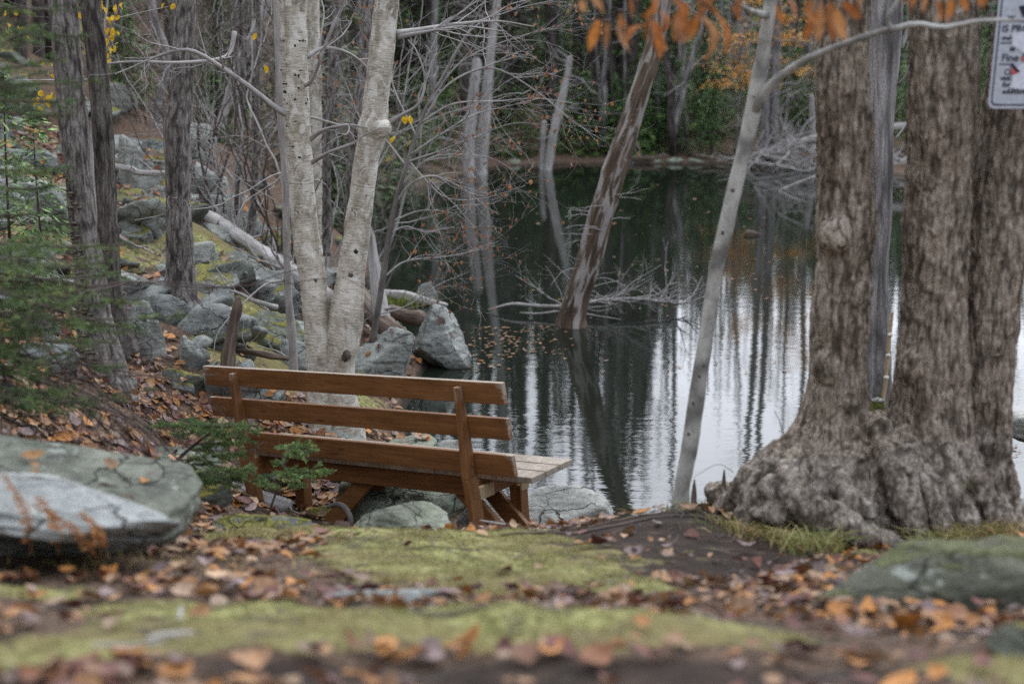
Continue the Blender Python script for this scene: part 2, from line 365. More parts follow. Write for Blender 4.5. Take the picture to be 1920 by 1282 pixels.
# ------------------------------------------------------------------ ground heights
CPX = [(960,1282,2.7),(100,1282,2.6),(1850,1282,2.7),(-500,1282,2.6),(2400,1250,2.8),
 (960,1170,3.3),(300,1185,3.2),(1350,1195,3.15),(1600,1250,2.95),
 (700,1148,3.9),(1100,1148,3.9),(1480,1150,3.8),(1800,1150,3.8),(2200,1130,4),
 (300,1110,4.0),(100,1080,4.3),(300,1050,4.8),(550,1062,4.8),(-200,1050,4.5),
 (900,1085,4.8),(1150,1105,4.5),(900,1040,5.6),(1100,1035,5.6),(1300,1055,5.3),
 (700,1012,6.0),(900,1003,6.35),(1050,995,6.5),(1200,965,6.65),(1280,958,6.75),(1350,965,6.75),
 (1500,1020,6.0),(1650,1024,6.0),(1800,1012,6.1),(1900,1000,6.2),(1600,1085,4.9),(1850,1075,4.9),(2150,1000,6),
 (430,1005,6.2),(250,1010,6.0),(0,960,5.6),(-250,880,6),
 (895,1012,8.0),(1015,1003,8.3),(960,1003,8.6),(1070,1012,7.9),(1000,1004,9.0),(490,955,9.5),(700,985,8.7),(380,945,7.7),
 (1000,952,9.3),(600,818,10.5),(530,705,11.6),
 (400,685,10.8),(340,592,12),(190,725,9),(450,610,12.5),(550,575,14),(600,520,17),(440,460,15),(300,400,15),
 (380,300,19),(250,270,19),(100,400,14),(40,230,19),(30,610,8.5),(100,770,7.2),(300,830,7.8),(-300,500,9),(-400,250,18),
 (500,330,22),(560,270,32)]
CPW = [(-5,-2.5,2.3),(0,-2.5,2.35),(5,-2.5,2.3),(-3,1,2.3),(0,1,2.15),(3,1,2.2),
 (1.5,7.5,.35),(.6,7.9,.15),(1.5,8.5,-.2),(.9,9.6,-.3),(2.9,8.6,-.1),(3.8,7.0,.8),(2.2,7.3,.5),(.2,10.2,-.25),(-.35,11.2,-.15),(-.5,12.4,-.25),
 (3,11,-.5),(-.85,12.1,-.04),(-.95,12.9,.0),(-.55,13.3,-.2),(-1.35,11.4,.2),(2,12.5,-.6),(5.2,10,.5),(7,9,1.2),(9,15,.8),(8,13,.3),
 (-1.0,13.6,.05),(-1.0,15,.08),(-1.95,18.5,.02),(-2.75,23,.0),(-3.0,28,.0),(-2.6,33,.0),(-1.6,23,-.35),(-1.8,28,-.35),(-1.1,19,-.35),(-1.5,33,-.3),(-1.5,37.5,.06),
 (-2.1,16,.15),(-3.0,19,.22),(-3.7,23,.25),(-4.0,28,.3),(-3.6,33,.3),(0,14,-.6),(0,20,-1),(0,30,-1),(5,15,-.8),(5,25,-1),(8,25,-.8),(4,35,-.8),(8,34,-.5),(-.6,33,-.5),(-.4,26,-.7),(1,38,-.4),
 (0,41.3,.06),(3,42.2,.06),(6,41.8,.06),(9,40,.08),(11.5,37,.1),(12.5,30,.3),(11.5,22,.3),(16,30,1),
 (-3,42,.5),(0,46,.7),(5,47,.6),(10,47,.7),(15,42,1),(0,60,2.2),(10,60,1.2),(20,60,1.5),(30,40,3),
 (-6,28,2.2),(-8,38,4),(-14,30,6),(-8,20,3.6),(-15,45,7),(-25,60,12),(-4,60,4),
 (0,95,6),(15,95,3.5),(40,95,5),(-20,95,13),(0,140,12),(40,140,9),(-40,140,24),(-60,60,20),(60,60,8),(60,20,6),(-40,20,12),(-14,10,4.5),(-8,5,2.8),(14,8,2.5)]
CP = np.array([P(*c) for c in CPX]+[np.array(c, float) for c in CPW])
def _uv(x, y): return np.stack([7*x/(y+5), 7*np.log(y+5)], -1)
_c = _uv(CP[:,0], CP[:,1])
def _phi(a, b): return -np.sqrt(((a[:,None,:]-b[None,:,:])**2).sum(-1)+.03)
_n = len(_c); _A = np.zeros((_n+3,_n+3)); _A[:_n,:_n] = _phi(_c,_c)+np.eye(_n)*.012
_A[:_n,_n] = 1; _A[:_n,_n+1:] = _c; _A[_n,:_n] = 1; _A[_n+1:,:_n] = _c.T
_w = np.linalg.solve(_A, np.concatenate([CP[:,2], [0,0,0]]))
def height(x, y, detail=True):
    x = np.atleast_1d(np.asarray(x,float)); y = np.atleast_1d(np.asarray(y,float)); out = np.zeros(len(x))
    for i in range(0, len(x), 20000):
        q = _uv(x[i:i+20000], y[i:i+20000])
        out[i:i+20000] = _phi(q,_c)@_w[:_n]+_w[_n]+q@_w[_n+1:]
    if detail:
        z0 = np.zeros(len(x)); p = np.stack([x,y,z0],-1)
        amp = np.clip((y-8)/6,0,1)*.12+.018
        lake = np.clip((out+.05)/.35, .0, 1)
        out = out+lake*(amp*fbm(p*1.1,3)*np.where(y>40,2,1)+.018*fbm(p*5,3))
    return out
def h1(x, y): return float(height([x],[y])[0])
def ground_at(px, py, lo=2.2, hi=60):
    "first point where that sight line meets the ground"
    ys = np.geomspace(lo, hi, 500); d = ray(px,py)
    q = np.array([0,0,CAM_Z])+d[None,:]*(ys/d[1])[:,None]
    b = np.nonzero(q[:,2] < height(q[:,0],q[:,1]))[0]
    return q[b[0]] if len(b) else q[-1]

def axis_vals(segs):
    v = [np.arange(a, b, s) for a, b, s in segs]; return np.concatenate(v)
def grow_axis(start, end, step, k):
    out = []; v = start
    while v < end: out.append(v); v += step; step *= k
    return np.array(out+[end])
xs = grow_axis(3.2, 110, .03, 1.06); xs = np.concatenate([-xs[::-1], np.arange(-3.17,3.19,.03), xs])
ysg = np.concatenate([np.arange(-3,2.2,.3), np.arange(2.2,7.5,.025), np.arange(7.5,15,.05), grow_axis(15,170,.08,1.025)])
X, Y = np.meshgrid(xs, ysg); gx, gy = X.ravel(), Y.ravel()
gz = height(gx, gy)
# where moss, leaf litter and bare soil lie (metres on the ground)
def blob(x, y, c, rx, ry, ang=0, soft=.35):
    dx, dy = x-c[0], y-c[1]; ca, sa = math.cos(ang), math.sin(ang)
    d = np.sqrt(((dx*ca+dy*sa)/rx)**2+((-dx*sa+dy*ca)/ry)**2); return np.clip((1+soft-d)/(2*soft), 0, 1)
MOSS = [(930,1050,5.35,.72,1.0,0),(800,1182,3.22,.80,.27,0),(1250,1200,3.15,.35,.15,0),(420,1150,3.6,.36,.22,.1),(40,1110,3.9,.22,.14,0),(40,1240,2.8,.28,.12,0),
 (350,1225,2.95,.4,.14,0),(490,1005,6.1,.28,.35,0),(1420,1000,6.2,.3,.3,0),(1690,1045,5.6,.25,.06,0),(1880,1262,2.8,.18,.15,0),(1330,1035,5.5,.1,.25,0),(690,1000,6.3,.4,.3,0),
 (1210,1110,4.4,.18,.12,0),(450,610,12.5,.55,.6,0),(430,490,14.7,.5,.6,0),(430,430,15.8,.4,.5,.4),(270,290,18.5,.35,.5,0),(520,640,12.2,.3,.5,0),(300,375,15.5,.3,.3,0),(430,400,17,.3,.4,0),(30,600,8.7,.4,.3,0),(100,455,13,.5,.3,0)]
SOIL = [(1310,1015,5.85,.55,.75,0),(1150,1010,6.1,.35,.25,0),(1180,1262,2.75,.45,.14,0),(800,1262,2.75,.5,.07,0),(1330,1075,5.0,.3,.3,0),(600,990,8.6,.7,.5,0),(1500,1262,2.75,.3,.09,0)]
def masks(x, y):
    m = np.zeros(len(x)); s = np.zeros(len(x))
    for px, py, yy, rx, ry, an in MOSS: m = np.maximum(m, blob(x,y,P(px,py,yy),rx,ry,an))
    for px, py, yy, rx, ry, an in SOIL: s = np.maximum(s, blob(x,y,P(px,py,yy),rx,ry,an))
    w = fbm(np.stack([x*.9,y*.9,0*x+5],-1),3)
    far = (y>9)*(y<40)*(x<-.5); m = np.maximum(m, far*np.clip((w-.22)*3,0,.6))
    return m*(1-.8*s), s
gm, gs = masks(gx, gy)
def moss_h(x, y, m): return .042*m*(.6+.9*fbm(np.stack([x*3,y*3,0*x],-1),3)+.35*fbm(np.stack([x*11,y*11,0*x],-1),2))
gz = gz + np.where(gy<9, moss_h(gx,gy,gm), .03*gm)
mb = MB(); ny, nx = X.shape
i = np.arange(ny-1)[:,None]*nx; j = np.arange(nx-1)[None,:]
mb.add(np.stack([gx,gy,gz],-1), np.stack([i+j,i+j+1,i+nx+j+1,i+nx+j],-1).reshape(-1,4))
ground = mb.build('ground', MAT['ground']); tag(ground, kind='structure')
for nm, arr in (('moss', gm), ('leafy', np.clip(1-gs*1.2,0,1)*np.where(gz>.03,1,0))):
    a = ground.data.attributes.new(nm,'FLOAT','POINT'); a.data.foreach_set('value', arr.astype(np.float32))

# ------------------------------------------------------------------ pond
wx = np.linspace(-30,40,36); wy = np.linspace(5.5,60,28); WX, WY = np.meshgrid(wx,wy)
mb = MB(); i = np.arange(27)[:,None]*36; j = np.arange(35)[None,:]
mb.add(np.stack([WX.ravel(),WY.ravel(),0*WX.ravel()],-1), np.stack([i+j,i+j+1,i+37+j,i+36+j],-1).reshape(-1,4))
tag(mb.build('pond_water', MAT['water']), kind='structure')

# ------------------------------------------------------------------ boulders
_ico = {}
def ico(k):
    if k not in _ico:
        b = bmesh.new(); bmesh.ops.create_icosphere(b, subdivisions=k, radius=1)
        _ico[k] = (np.array([v.co[:] for v in b.verts]), np.array([[v.index for v in f.verts] for f in b.faces])); b.free()
    return _ico[k]
def rock_verts(c, sz, seed, k=5, boxy=3.2, planes=9, rough=.06, rot=(0,0,0), cut=None):
    planes = int(planes*1.5); r = np.random.default_rng(seed); D, F = ico(k); D = D.copy()
    rr = (np.abs(D)**boxy).sum(1)**(-1/boxy)
    N = unit(r.normal(size=(planes,3))); dd = r.uniform(.5,.92,planes)
    if cut is not None:
        N = np.vstack([N, unit(np.array([q[:3] for q in cut]))]); dd = np.concatenate([dd, [q[3] for q in cut]])
    for a, d in zip(N, dd):
        q = D@a; lim = np.where(q>.05, d/np.maximum(q,.05), 9)
        kk = 42.; rr = -np.log(np.exp(-kk*np.minimum(rr,3))+np.exp(-kk*np.minimum(lim,3)))/kk
    V = D*rr[:,None]
    o = r.uniform(-50,50,3)
    lay = fbm(V*np.array([1.2,1.2,7])+o,4)
    V = V+D*((rough*fbm(V*2.2+o,5)+rough*.5*lay+rough*.35*fbm(V*9+o,4)+rough*.3*(1-2*np.abs(vnoise(V*5+o))))[:,None])
    V = V*np.asarray(sz)
    M = np.array(Matrix.Rotation(rot[2],3,'Z')@Matrix.Rotation(rot[1],3,'Y')@Matrix.Rotation(rot[0],3,'X'))
    return V@M.T+np.asarray(c), F
ROCKS = []
def rock(name, label, x0, x1, y0, y1, Yd, seed, mat='rock', depth=.8, sink=.35, group=None, cat='rock', k=5, rot=(0,0,0), boxy=3.2, planes=9, rough=.06, cut=None, hs=1.0, snap=False):
    cx = (x0+x1)/2
    if snap: Yd = ground_at(cx, y1-.12*(y1-y0), 6.8)[1]+.25*(x1-x0)*mpp(cx,y1,Yd)
    s = mpp(cx,(y0+y1)/2,Yd); w = (x1-x0)*s/2; h = (y1-y0)*s
    hz = h*(1+sink)/2; top = P(cx,y0,Yd)[2]; c = P(cx,(y0+y1)/2,Yd); c[2] = top-hz
    V, F = rock_verts(c, (w*1.07, w*depth*1.07, hz*1.06*hs), seed, k, boxy, planes, rough, rot, cut)
    b = MB(); b.add(V, None, F)
    base = (c[0], c[1], c[2]-hz*.6)
    o = b.build(name, MAT[mat], None, base); tag(o, label, cat, group); ROCKS.append((V,F,0)); return o

# the big ledge boulder in the left foreground: upper hump and a lower lip
ca = P(60,925,5.2); b = MB(); V, F = rock_verts(ca, (.62,.44,.21), 11, 6, 2.7, 2, .05, (0,rad(3),rad(-6)), [(.15,0,1,.9)])
b.add(V,None,F); ROCKS.append((V,F,0))
bo = b.build('boulder', MAT['rock_film'], None, P(120,960,5.2)); tag(bo, 'big smooth green-grey humped boulder behind the pale slab in the left foreground', 'boulder')
cb = P(125,970,4.58); b = MB(); V, F = rock_verts(cb, (.56,.36,.115), 23, 6, 2.5, 3, .06, (rad(-10),rad(6),rad(-4)), [(.8,-.5,-.35,.66),(.7,.3,.4,.85),(0,-.55,-.85,.6)])
b.add(V,None,F); ROCKS.append((V,F,0))
bo = b.build('boulder', MAT['rock_pale'], None, P(120,1000,4.6)); tag(bo, 'long pale grey rounded slab with a dark undercut tip in the left foreground', 'boulder')

rock('boulder','dark green lichen-spotted rock ridge rising out of fallen leaves at lower right',1470,2120,985,1195,4.25,31,'rock_olive',.5,.5,cat='boulder',k=6,rot=(0,rad(-13),rad(10)),planes=7,rough=.05)
rock('boulder','mossy rock in the bottom right corner of the ground',1850,2010,1185,1330,2.95,32,'rock_moss',.8,.5,cat='boulder',planes=6)
rock('stone','flat grey stone sunk in moss between two strips of leaves',630,835,1096,1150,4.05,33,'rock_bare',.45,.6,cat='stone',planes=5,rough=.04)
rock('stone','low grey stone with a mossy top beside the big boulder tip',395,575,952,1012,6.45,34,'rock',.6,.5,cat='stone',planes=6)
rock('boulder','pointed grey-green rock in front of the space under the bench',640,868,936,1015,7.1,35,'rock_green',.6,.4,cat='boulder',rot=(0,rad(6),0),cut=[(.5,-.3,.8,.5)])
rock('boulder','dark mossy rock left of the bench under the spruce tips',345,445,886,945,7.4,36,'rock_moss',.8,.5,cat='boulder')
rock('boulder','large sloping slab seen under the bench seat',665,915,872,985,9.2,37,'rock_green',.8,.5,cat='boulder',rot=(rad(5),rad(8),.3),planes=8)
rock('boulder','squarish dark-edged slab under the left half of the bench seat',635,790,880,960,9.7,38,'rock_green',.8,.4,cat='boulder',rot=(0,rad(-12),.2),planes=8)
rock('boulder','pale flat-topped ledge rock at the water edge beyond the bench leg',925,1140,916,1000,9.1,39,'rock_pale',.7,.6,cat='boulder',rot=(0,rad(5),0),planes=7)
rock('boulder','pale slab showing between the bench seat and middle back plank',700,838,812,860,10.3,40,'rock_green',.8,.5,cat='boulder',rot=(0,rad(-10),0))
rock('stone','thin pale rock just right of the slab behind the bench post',800,910,830,905,10.0,41,'rock_pale',.7,.5,cat='stone')
rock('stone','wedge of rock against the diagonal bench brace',855,930,930,1000,8.9,60,'rock_bare',.8,.4,cat='stone')
rock('boulder','squat lichen-spotted boulder right of the birch base',660,790,617,705,13.2,42,'rock_bare',.8,.35,cat='boulder',planes=7,rot=(0,rad(6),0),boxy=3)
rock('boulder','tall pointed wedge boulder standing in the pond edge',763,880,578,684,14.5,43,'rock_bare',.75,.3,cat='boulder',k=6,planes=5,boxy=4,rough=.07,cut=[(.75,-.25,.62,.52),(-.85,-.1,.45,.55),(0.1,-1,.25,.62)])
rock('stone','small grey rock poking out of the pond by the sunken log',783,826,527,556,18.2,44,'rock_bare',.8,.5,cat='stone',k=4,cut=[(.8,0,.6,.5)])
rock('boulder','white lichened rock on the far right edge by the water',1880,1990,775,815,10.2,45,'rock_pale',.8,.8,cat='boulder')
rock('boulder','pale boulder at the right edge behind the root burl',1875,2010,935,1010,7.3,46,'rock_pale',.8,.5,cat='boulder')
# talus on the left slope
TAL = [
('tall leaning lichened slab at the top of the left slope',205,300,243,375,17,51,'rock_bare',[(.6,-.3,.6,.6)]),
('wide mossy ledge behind the tall leaning slab',240,345,245,320,18.3,52,'rock',None),
('rounded grey block right of the third trunk near the top of the slope',338,386,252,330,18,53,'rock_bare',None),
('grey block below the thicket stems',378,442,322,385,17.5,54,'rock_bare',None),
('small block under the dead branch between the trunks',212,266,315,352,15.6,55,'rock_bare',None),
('squared stone under the tilted pale stone between the trunks',275,322,355,385,15.2,56,'rock_bare',None),
('flat leaf-edged slab between the second and third trunks',205,290,405,455,13.6,57,'rock',None),
('dark boulder at the left edge behind the first trunk',58,150,365,455,13,58,'rock_bare',None),
('mossy slab lying against the fallen pale log',368,470,398,450,16.2,59,'rock_moss',None),
('long tilted slab right of the third trunk',368,520,455,540,14.9,61,'rock',[(.3,-.4,.8,.5)]),
('dark-cracked ledge with a sheer face left of the birch',470,578,490,600,14,62,'rock_bare',[(.1,-1,.2,.6)]),
('mossy sloping boulder in the middle of the left slope',395,580,548,665,12.6,63,'rock_moss',[(.35,-.3,.85,.5)]),
('bare grey slab beside the mossy sloping boulder',470,590,575,650,12.9,64,'rock_bare',[(.4,-.2,.85,.5)]),
('smooth round-topped boulder below the third trunk',316,402,613,700,10.6,65,'rock_bare',[(.6,-.2,.7,.7)]),
('upright split rock left of the smooth round-topped boulder',245,318,572,690,10.3,66,'rock_bare',[(.7,-.5,.2,.55)]),
('flat slab resting on the split rock below the third trunk',270,350,556,612,10.9,67,'rock_bare',None),
('grey stone at the top left corner of the slope',-10,60,205,245,18,68,'rock_bare',None),
('jutting stone at the left edge above the young spruce',-20,32,232,280,16,69,'rock',None),
('dark wedge rock at the foot of the thicket',440,500,470,520,15.4,70,'rock_bare',None),
('low ledge left of the first trunk behind spruce twigs',0,110,590,640,8.9,71,'rock',None),
('slab at the left edge half hidden by spruce sprays',-20,120,470,520,11,72,'rock_bare',None),
('grey stone under the spruce sprays left of the first trunk',20,140,640,700,8.6,73,'rock_bare',None),
('lichened stone seen between the two upper bench planks',470,545,720,760,11.2,74,'rock_bare',None),
('mossy stone left of the bench back in the leaves',300,380,690,740,9.9,75,'rock_moss',None),
('thin grey flake standing in leaves right of the second trunk',222,262,385,420,14.5,76,'rock_bare',None),
('stone at the foot of the pale rotten log by the pond',690,770,600,640,14.9,77,'rock_moss',None),
('long low ledge hidden behind the big foreground boulder',200,400,826,885,7.6,78,'rock_green',None),
]
for lab,x0,x1,y0,y1,Yd,sd,mt,cut in TAL:
    rr = np.random.default_rng(sd)
    rock('boulder',lab,x0,x1,y0,y1,Yd,sd,mt,rr.uniform(.6,1.0),.7,'boulders tumbled down the left slope','boulder',5,(rad(rr.uniform(-14,10)),rad(rr.uniform(-12,16)),rr.uniform(-.6,.6)),rr.uniform(2.8,6),11,.07,cut,snap=True)
# unnamed blocks filling the tumble between the named ones
rr = np.random.default_rng(177); n_s = 0
while n_s < 85:
    yy = rr.uniform(10.2, 20.5); px = rr.uniform(-60, 590); xx = (px-960)/FPX*yy
    z = h1(xx,yy)
    if z < .45 or (xx > -1.75 and yy < 14): continue
    if abs(px-340) < 30 and yy < 12.6 or px < 240 and 8 < yy < 11: continue
    s = rr.uniform(.16,.42)*(.75+.25*yy/15)
    V, F = rock_verts((xx,yy,z+s*.18), (s*rr.uniform(.9,1.5), s*rr.uniform(.7,1.1), s*rr.uniform(.4,.8)), 1500+n_s, 4, rr.uniform(3,6), 10, .07, tuple(rr.uniform(-.35,.35,2))+(rr.uniform(0,3),))
    b = MB(); b.add(V,None,F); o = b.build('boulder', MAT[('rock_bare','rock_bare','rock','rock_moss')[int(rr.integers(0,4))]], None, (xx,yy,z))
    tag(o, 'angular grey block among the tumble of rocks covering the left slope', 'boulder', 'blocks in the tumble on the left slope'); ROCKS.append((V,F)); n_s += 1
# small stones
rr = np.random.default_rng(99); n_s = 0
while n_s < 110:
    yy = rr.uniform(8.6, 21); xx = rr.uniform(-.40*yy, -.02*yy)
    z = h1(xx,yy)
    if z < .06 or (xx > -1.3 and yy < 13): continue
    px, py = to_px((xx,yy,z))
    s = rr.uniform(.06,.24)*(.7+.3*yy/14)
    V, F = rock_verts((xx,yy,z+s*.1), (s, s*rr.uniform(.6,1), s*rr.uniform(.35,.75)), 500+n_s, 3 if s<.14 else 4, rr.uniform(2.5,5), 8, .08, tuple(rr.uniform(-.4,.4,3)))
    b = MB(); b.add(V,None,F); o = b.build('stone', MAT[('rock_bare','rock','rock_moss')[int(rr.integers(0,3))]], None, (xx,yy,z))
    tag(o, 'small grey stone lying among the leaves of the left slope', 'stone', 'small stones on the left slope'); ROCKS.append((V,F)); n_s += 1
# stones along the far shore
for q in range(26):
    xx = rr.uniform(-1,11); yy = 41.6 if xx<8 else 40.5
    for t in range(30):
        if h1(xx,yy) > .05: break
        yy += .15
    s = rr.uniform(.08,.22); V, F = rock_verts((xx,yy,.06), (s*1.4,s,s*.55), 900+q, 3, 3, 7, .08)
    b = MB(); b.add(V,None,F); o = b.build('stone', MAT['rock_green'], None, (xx,yy,0)); tag(o,'grey stone lying along the far shore line','stone','stones on the far shore')

# ------------------------------------------------------------------ dropped leaves and needles on everything below
vv = [np.stack([gx,gy,gz],-1)]; ff = []; off = len(gx)
sel = (gy[i.min()] if False else 0)
ii = np.arange(ny-1)[:,None]*nx; jj = np.arange(nx-1)[None,:]
q = np.stack([ii+jj,ii+jj+1,ii+nx+jj+1,ii+nx+jj],-1).reshape(-1,4)
cen = np.stack([gx[q].mean(1), gy[q].mean(1)],-1)
q = q[(cen[:,1]>1.8)&(cen[:,1]<26)&(np.abs(cen[:,0])<9)]
ff = [q[:,[0,1,2]], q[:,[0,2,3]]]; NGF = 2*len(q)
for V, F, *_ in ROCKS: vv.append(V); ff.append(F+off); off += len(V)
BV = bvhtree.BVHTree.FromPolygons(np.vstack(vv).tolist(), np.vstack(ff).tolist())
def drop(x, y, which=False):
    h = BV.ray_cast(Vector((x,y,8)), Vector((0,0,-1)), 20)
    q = (np.array(h[0]), np.array(h[1])) if h[0] is not None else (None, None)
    return (*q, h[2] is not None and h[2] >= NGF) if which else q
PAL = np.array([(.35,.195,.10),(.31,.18,.10),(.34,.17,.065),(.36,.15,.035),(.19,.135,.13),(.24,.17,.16),(.17,.07,.05),(.13,.05,.04),(.42,.28,.17),(.45,.20,.055),(.28,.19,.13),(.20,.085,.04)])
def leaf_quads(mb, c, nrm, L, r, col, curl=None, tilt=.24, upv=None):
    "one oval, folded, curled dead leaf"
    nrm = unit(nrm+r.normal(size=3)*tilt); a = r.normal(size=3) if upv is None else np.asarray(upv,float)
    if upv is not None: nrm = r.normal(size=3)
    t = unit(a-nrm*np.dot(a,nrm)) if upv is None else unit(a); nrm = unit(nrm-t*np.dot(nrm,t)); s = np.cross(nrm,t)
    if curl is None: curl = r.uniform(-.6,1.0)
    fold = r.uniform(.05,.45); w = L*r.uniform(.22,.46)
    u = np.array([0,.22,.5,.78,1.]); wd = np.array([.05,.75,1,.68,.02])*w
    V = []
    for k in range(5):
        x = (u[k]-.5)*L; z = curl*L*(u[k]-.5)**2*1.4
        e = fold*wd[k]+r.normal()*.06*w
        V += [c+t*x+s*wd[k]+nrm*(z+e), c+t*x+nrm*z, c+t*x-s*wd[k]+nrm*(z+e*r.uniform(.5,1.2))]
    Q = []
    for k in range(4):
        o = k*3; Q += [[o,o+1,o+4,o+3],[o+1,o+2,o+5,o+4]]
    mb.add(np.array(V), Q, None, col)
mbl = MB(); r = np.random.default_rng(3)
def litter(N, xy, size, lift=.012):
    X_, Y_ = xy(N); m, s = masks(X_, Y_); cl = fbm(np.stack([X_*1.3,Y_*1.3,0*X_+9],-1),3)
    keep = r.random(N) < np.clip((1-np.clip(m*1.6,0,1))*(1-.97*s)*(.8+cl*1.8), .012, 1)
    for x, y, mm in zip(X_[keep], Y_[keep], m[keep]):
        p, nr, big = drop(x, y, True)
        if big and r.random() < (.96 if y < 7.4 else .6): continue
        if p is None or p[2] < .03 or nr[2] < .45: continue
        if r.random() > nr[2]*1.15: continue
        L = size*r.choice([.45,.7,.9,1.1,1.45])*r.uniform(.85,1.15)
        leaf_quads(mbl, p+np.array([0,0,lift+r.uniform(0,.02)]), nr, L, r, PAL[r.integers(0,len(PAL))]*r.uniform(.6,1.15))
def near_xy(N):
    y = np.sqrt(r.uniform(2.3**2, 7.4**2, N)); return r.uniform(-1,1,N)*(.40*y+.25), y
def slope_xy(N):
    y = np.sqrt(r.uniform(7**2, 19**2, N)); return r.uniform(-.43,-.03,N)*y, y
litter(11000, near_xy, .06)
litter(11000, slope_xy, .085, .015)
def bank_xy(N):
    y = np.sqrt(r.uniform(6.9**2, 11**2, N)); return r.uniform(-.37,-.13,N)*y, y
litter(3600, bank_xy, .075, .015)
lo_ = mbl.build('leaf_litter', MAT['leaf']); tag(lo_, kind='stuff')
# leaves afloat
mbf = MB()
def floaters(cx0,cx1,cy0,cy1,N,size):
    for k in range(N):
        d = ray(r.normal((cx0+cx1)/2,(cx1-cx0)/4), r.uniform(cy0,cy1)); 
        if d[2] > -.02: continue
        p = np.array([0,0,CAM_Z])+d*(CAM_Z/-d[2])
        if h1(p[0],p[1]) > -.04: continue
        p[2] = .006; leaf_quads(mbf, p, np.array([0,0,1.]), size*r.uniform(.6,1.3), r, PAL[r.integers(0,4)]*r.uniform(.45,.8), r.uniform(0,.35), .06)
floaters(870,1060,612,668,150,.045); floaters(700,1600,420,700,110,.055); floaters(1100,1500,470,600,40,.05); floaters(830,960,640,700,30,.055)
floaters(1860,1920,780,860,40,.05); floaters(1000,1600,330,430,30,.09); floaters(600,780,770,840,60,.055)
tag(mbf.build('floating_leaves', MAT['leaf']), kind='stuff')

# moss pile: short shoots on the near moss, and bits of twig everywhere on the near floor
N = 420000; mx = r.uniform(-3,3,N); my = np.sqrt(r.uniform(2.4**2,7.0**2,N)); ok = np.abs(mx) < my*.40+.15; mx, my = mx[ok], my[ok]
mm, ms = masks(mx,my); cl = fbm(np.stack([mx*9,my*9,0*mx],-1),3); ok = (mm > .45)&(r.random(len(mx)) < .35+1.2*cl); mx, my, mm, cl = mx[ok], my[ok], mm[ok], cl[ok]
mz = height(mx,my)+moss_h(mx,my,mm); n_m = len(mx)
c = np.stack([mx,my,mz],-1); d = np.stack([r.normal(0,.35,n_m),r.normal(0,.35,n_m),np.ones(n_m)],-1); l = r.uniform(.006,.016,n_m)[:,None]*(1+.8*cl[:,None]); w = unit(np.cross(d,r.normal(size=(n_m,3))))*.0016
pal = np.array([(.21,.21,.075),(.33,.32,.135),(.45,.42,.21),(.28,.235,.11),(.13,.13,.045)]); ci = np.clip(((cl+.35)*4+r.normal(0,.8,n_m)).astype(int),0,4)
cc = pal[[4,0,1,2,3]][ci]*r.uniform(.8,1.2,(n_m,1))
b = MB(); b.add(np.stack([c-w,c+w,c+d*l],1).reshape(-1,3),None,np.arange(n_m*3).reshape(-1,3),np.repeat(cc,3,0)); tag(b.build('moss',MAT['leaf']),kind='stuff')
b = MB()
for k in range(1500):
    y = math.sqrt(r.uniform(2.4**2,8**2)); x = r.uniform(-1,1)*(.4*y+.2); p,nr = drop(x,y)
    if p is None or p[2] < .05: continue
    a = r.uniform(0,6.28); l = r.uniform(.02,.13); dd_ = np.array([math.cos(a),math.sin(a),r.normal()*.12])*l; bend = r.normal(size=3)*l*.12
    tube(b,np.array([p+[0,0,.006],p+dd_*.5+bend*[1,1,.2]+[0,0,.009],p+dd_+[0,0,.007]]),r.uniform(.0008,.0025),4,col=(.1,.08,.07),cap=False)
tag(b.build('twig_litter',MAT['twig_mid']),kind='stuff')
# ------------------------------------------------------------------ trees: helpers
def path_px(rows, m):
    "rows of (left px, right px, py, Y) -> smooth centre line and radii"
    A = []
    for L, R, py, Yd in rows:
        c = P((L+R)/2,py,Yd); A.append([*c, (R-L)/2*mpp((L+R)/2,py,Yd)])
    A = smooth(A, m); return A[:,:3], np.maximum(A[:,3],.001)
def bark_disp(amp, sx, sz, seed=0):
    def f(uvw, rm):
        q = uvw*np.array([sx,sx,sz])+seed*13.7
        return amp*(fbm(q,4)+.6*(1-2*np.abs(vnoise(q*2.1+5))))
    return f
def trunk_part(t, rows, mat, m=90, n=26, amp=.008, sx=9, sz=2.2, seed=0, name='trunk', foot=None):
    pts, rr = path_px(rows, m)
    b = MB(); tube(b, pts, rr, n, disp=bark_disp(amp,sx,sz,seed)); o = b.build(name, MAT[mat], t); return pts, rr
def limbs(name, lst, mat, t, m=14, n=6):
    out = []
    for a in lst:
        b = MB(); out.append(limb_px(b,a,m,n)); b.build(name,MAT[mat],t)
    return out
def line(p0, p1, k, wob, r, sag=0):
    p0 = np.asarray(p0,float); p1 = np.asarray(p1,float); L = np.linalg.norm(p1-p0); t = np.linspace(0,1,k)[:,None]
    w = np.cumsum(r.normal(size=(k,3)),0); w = w-w[0]-(w[-1]-w[0])*t
    return p0+(p1-p0)*t+w*wob*L/np.sqrt(k)+np.array([0,0,-1])*sag*L*4*t*(1-t)*-1
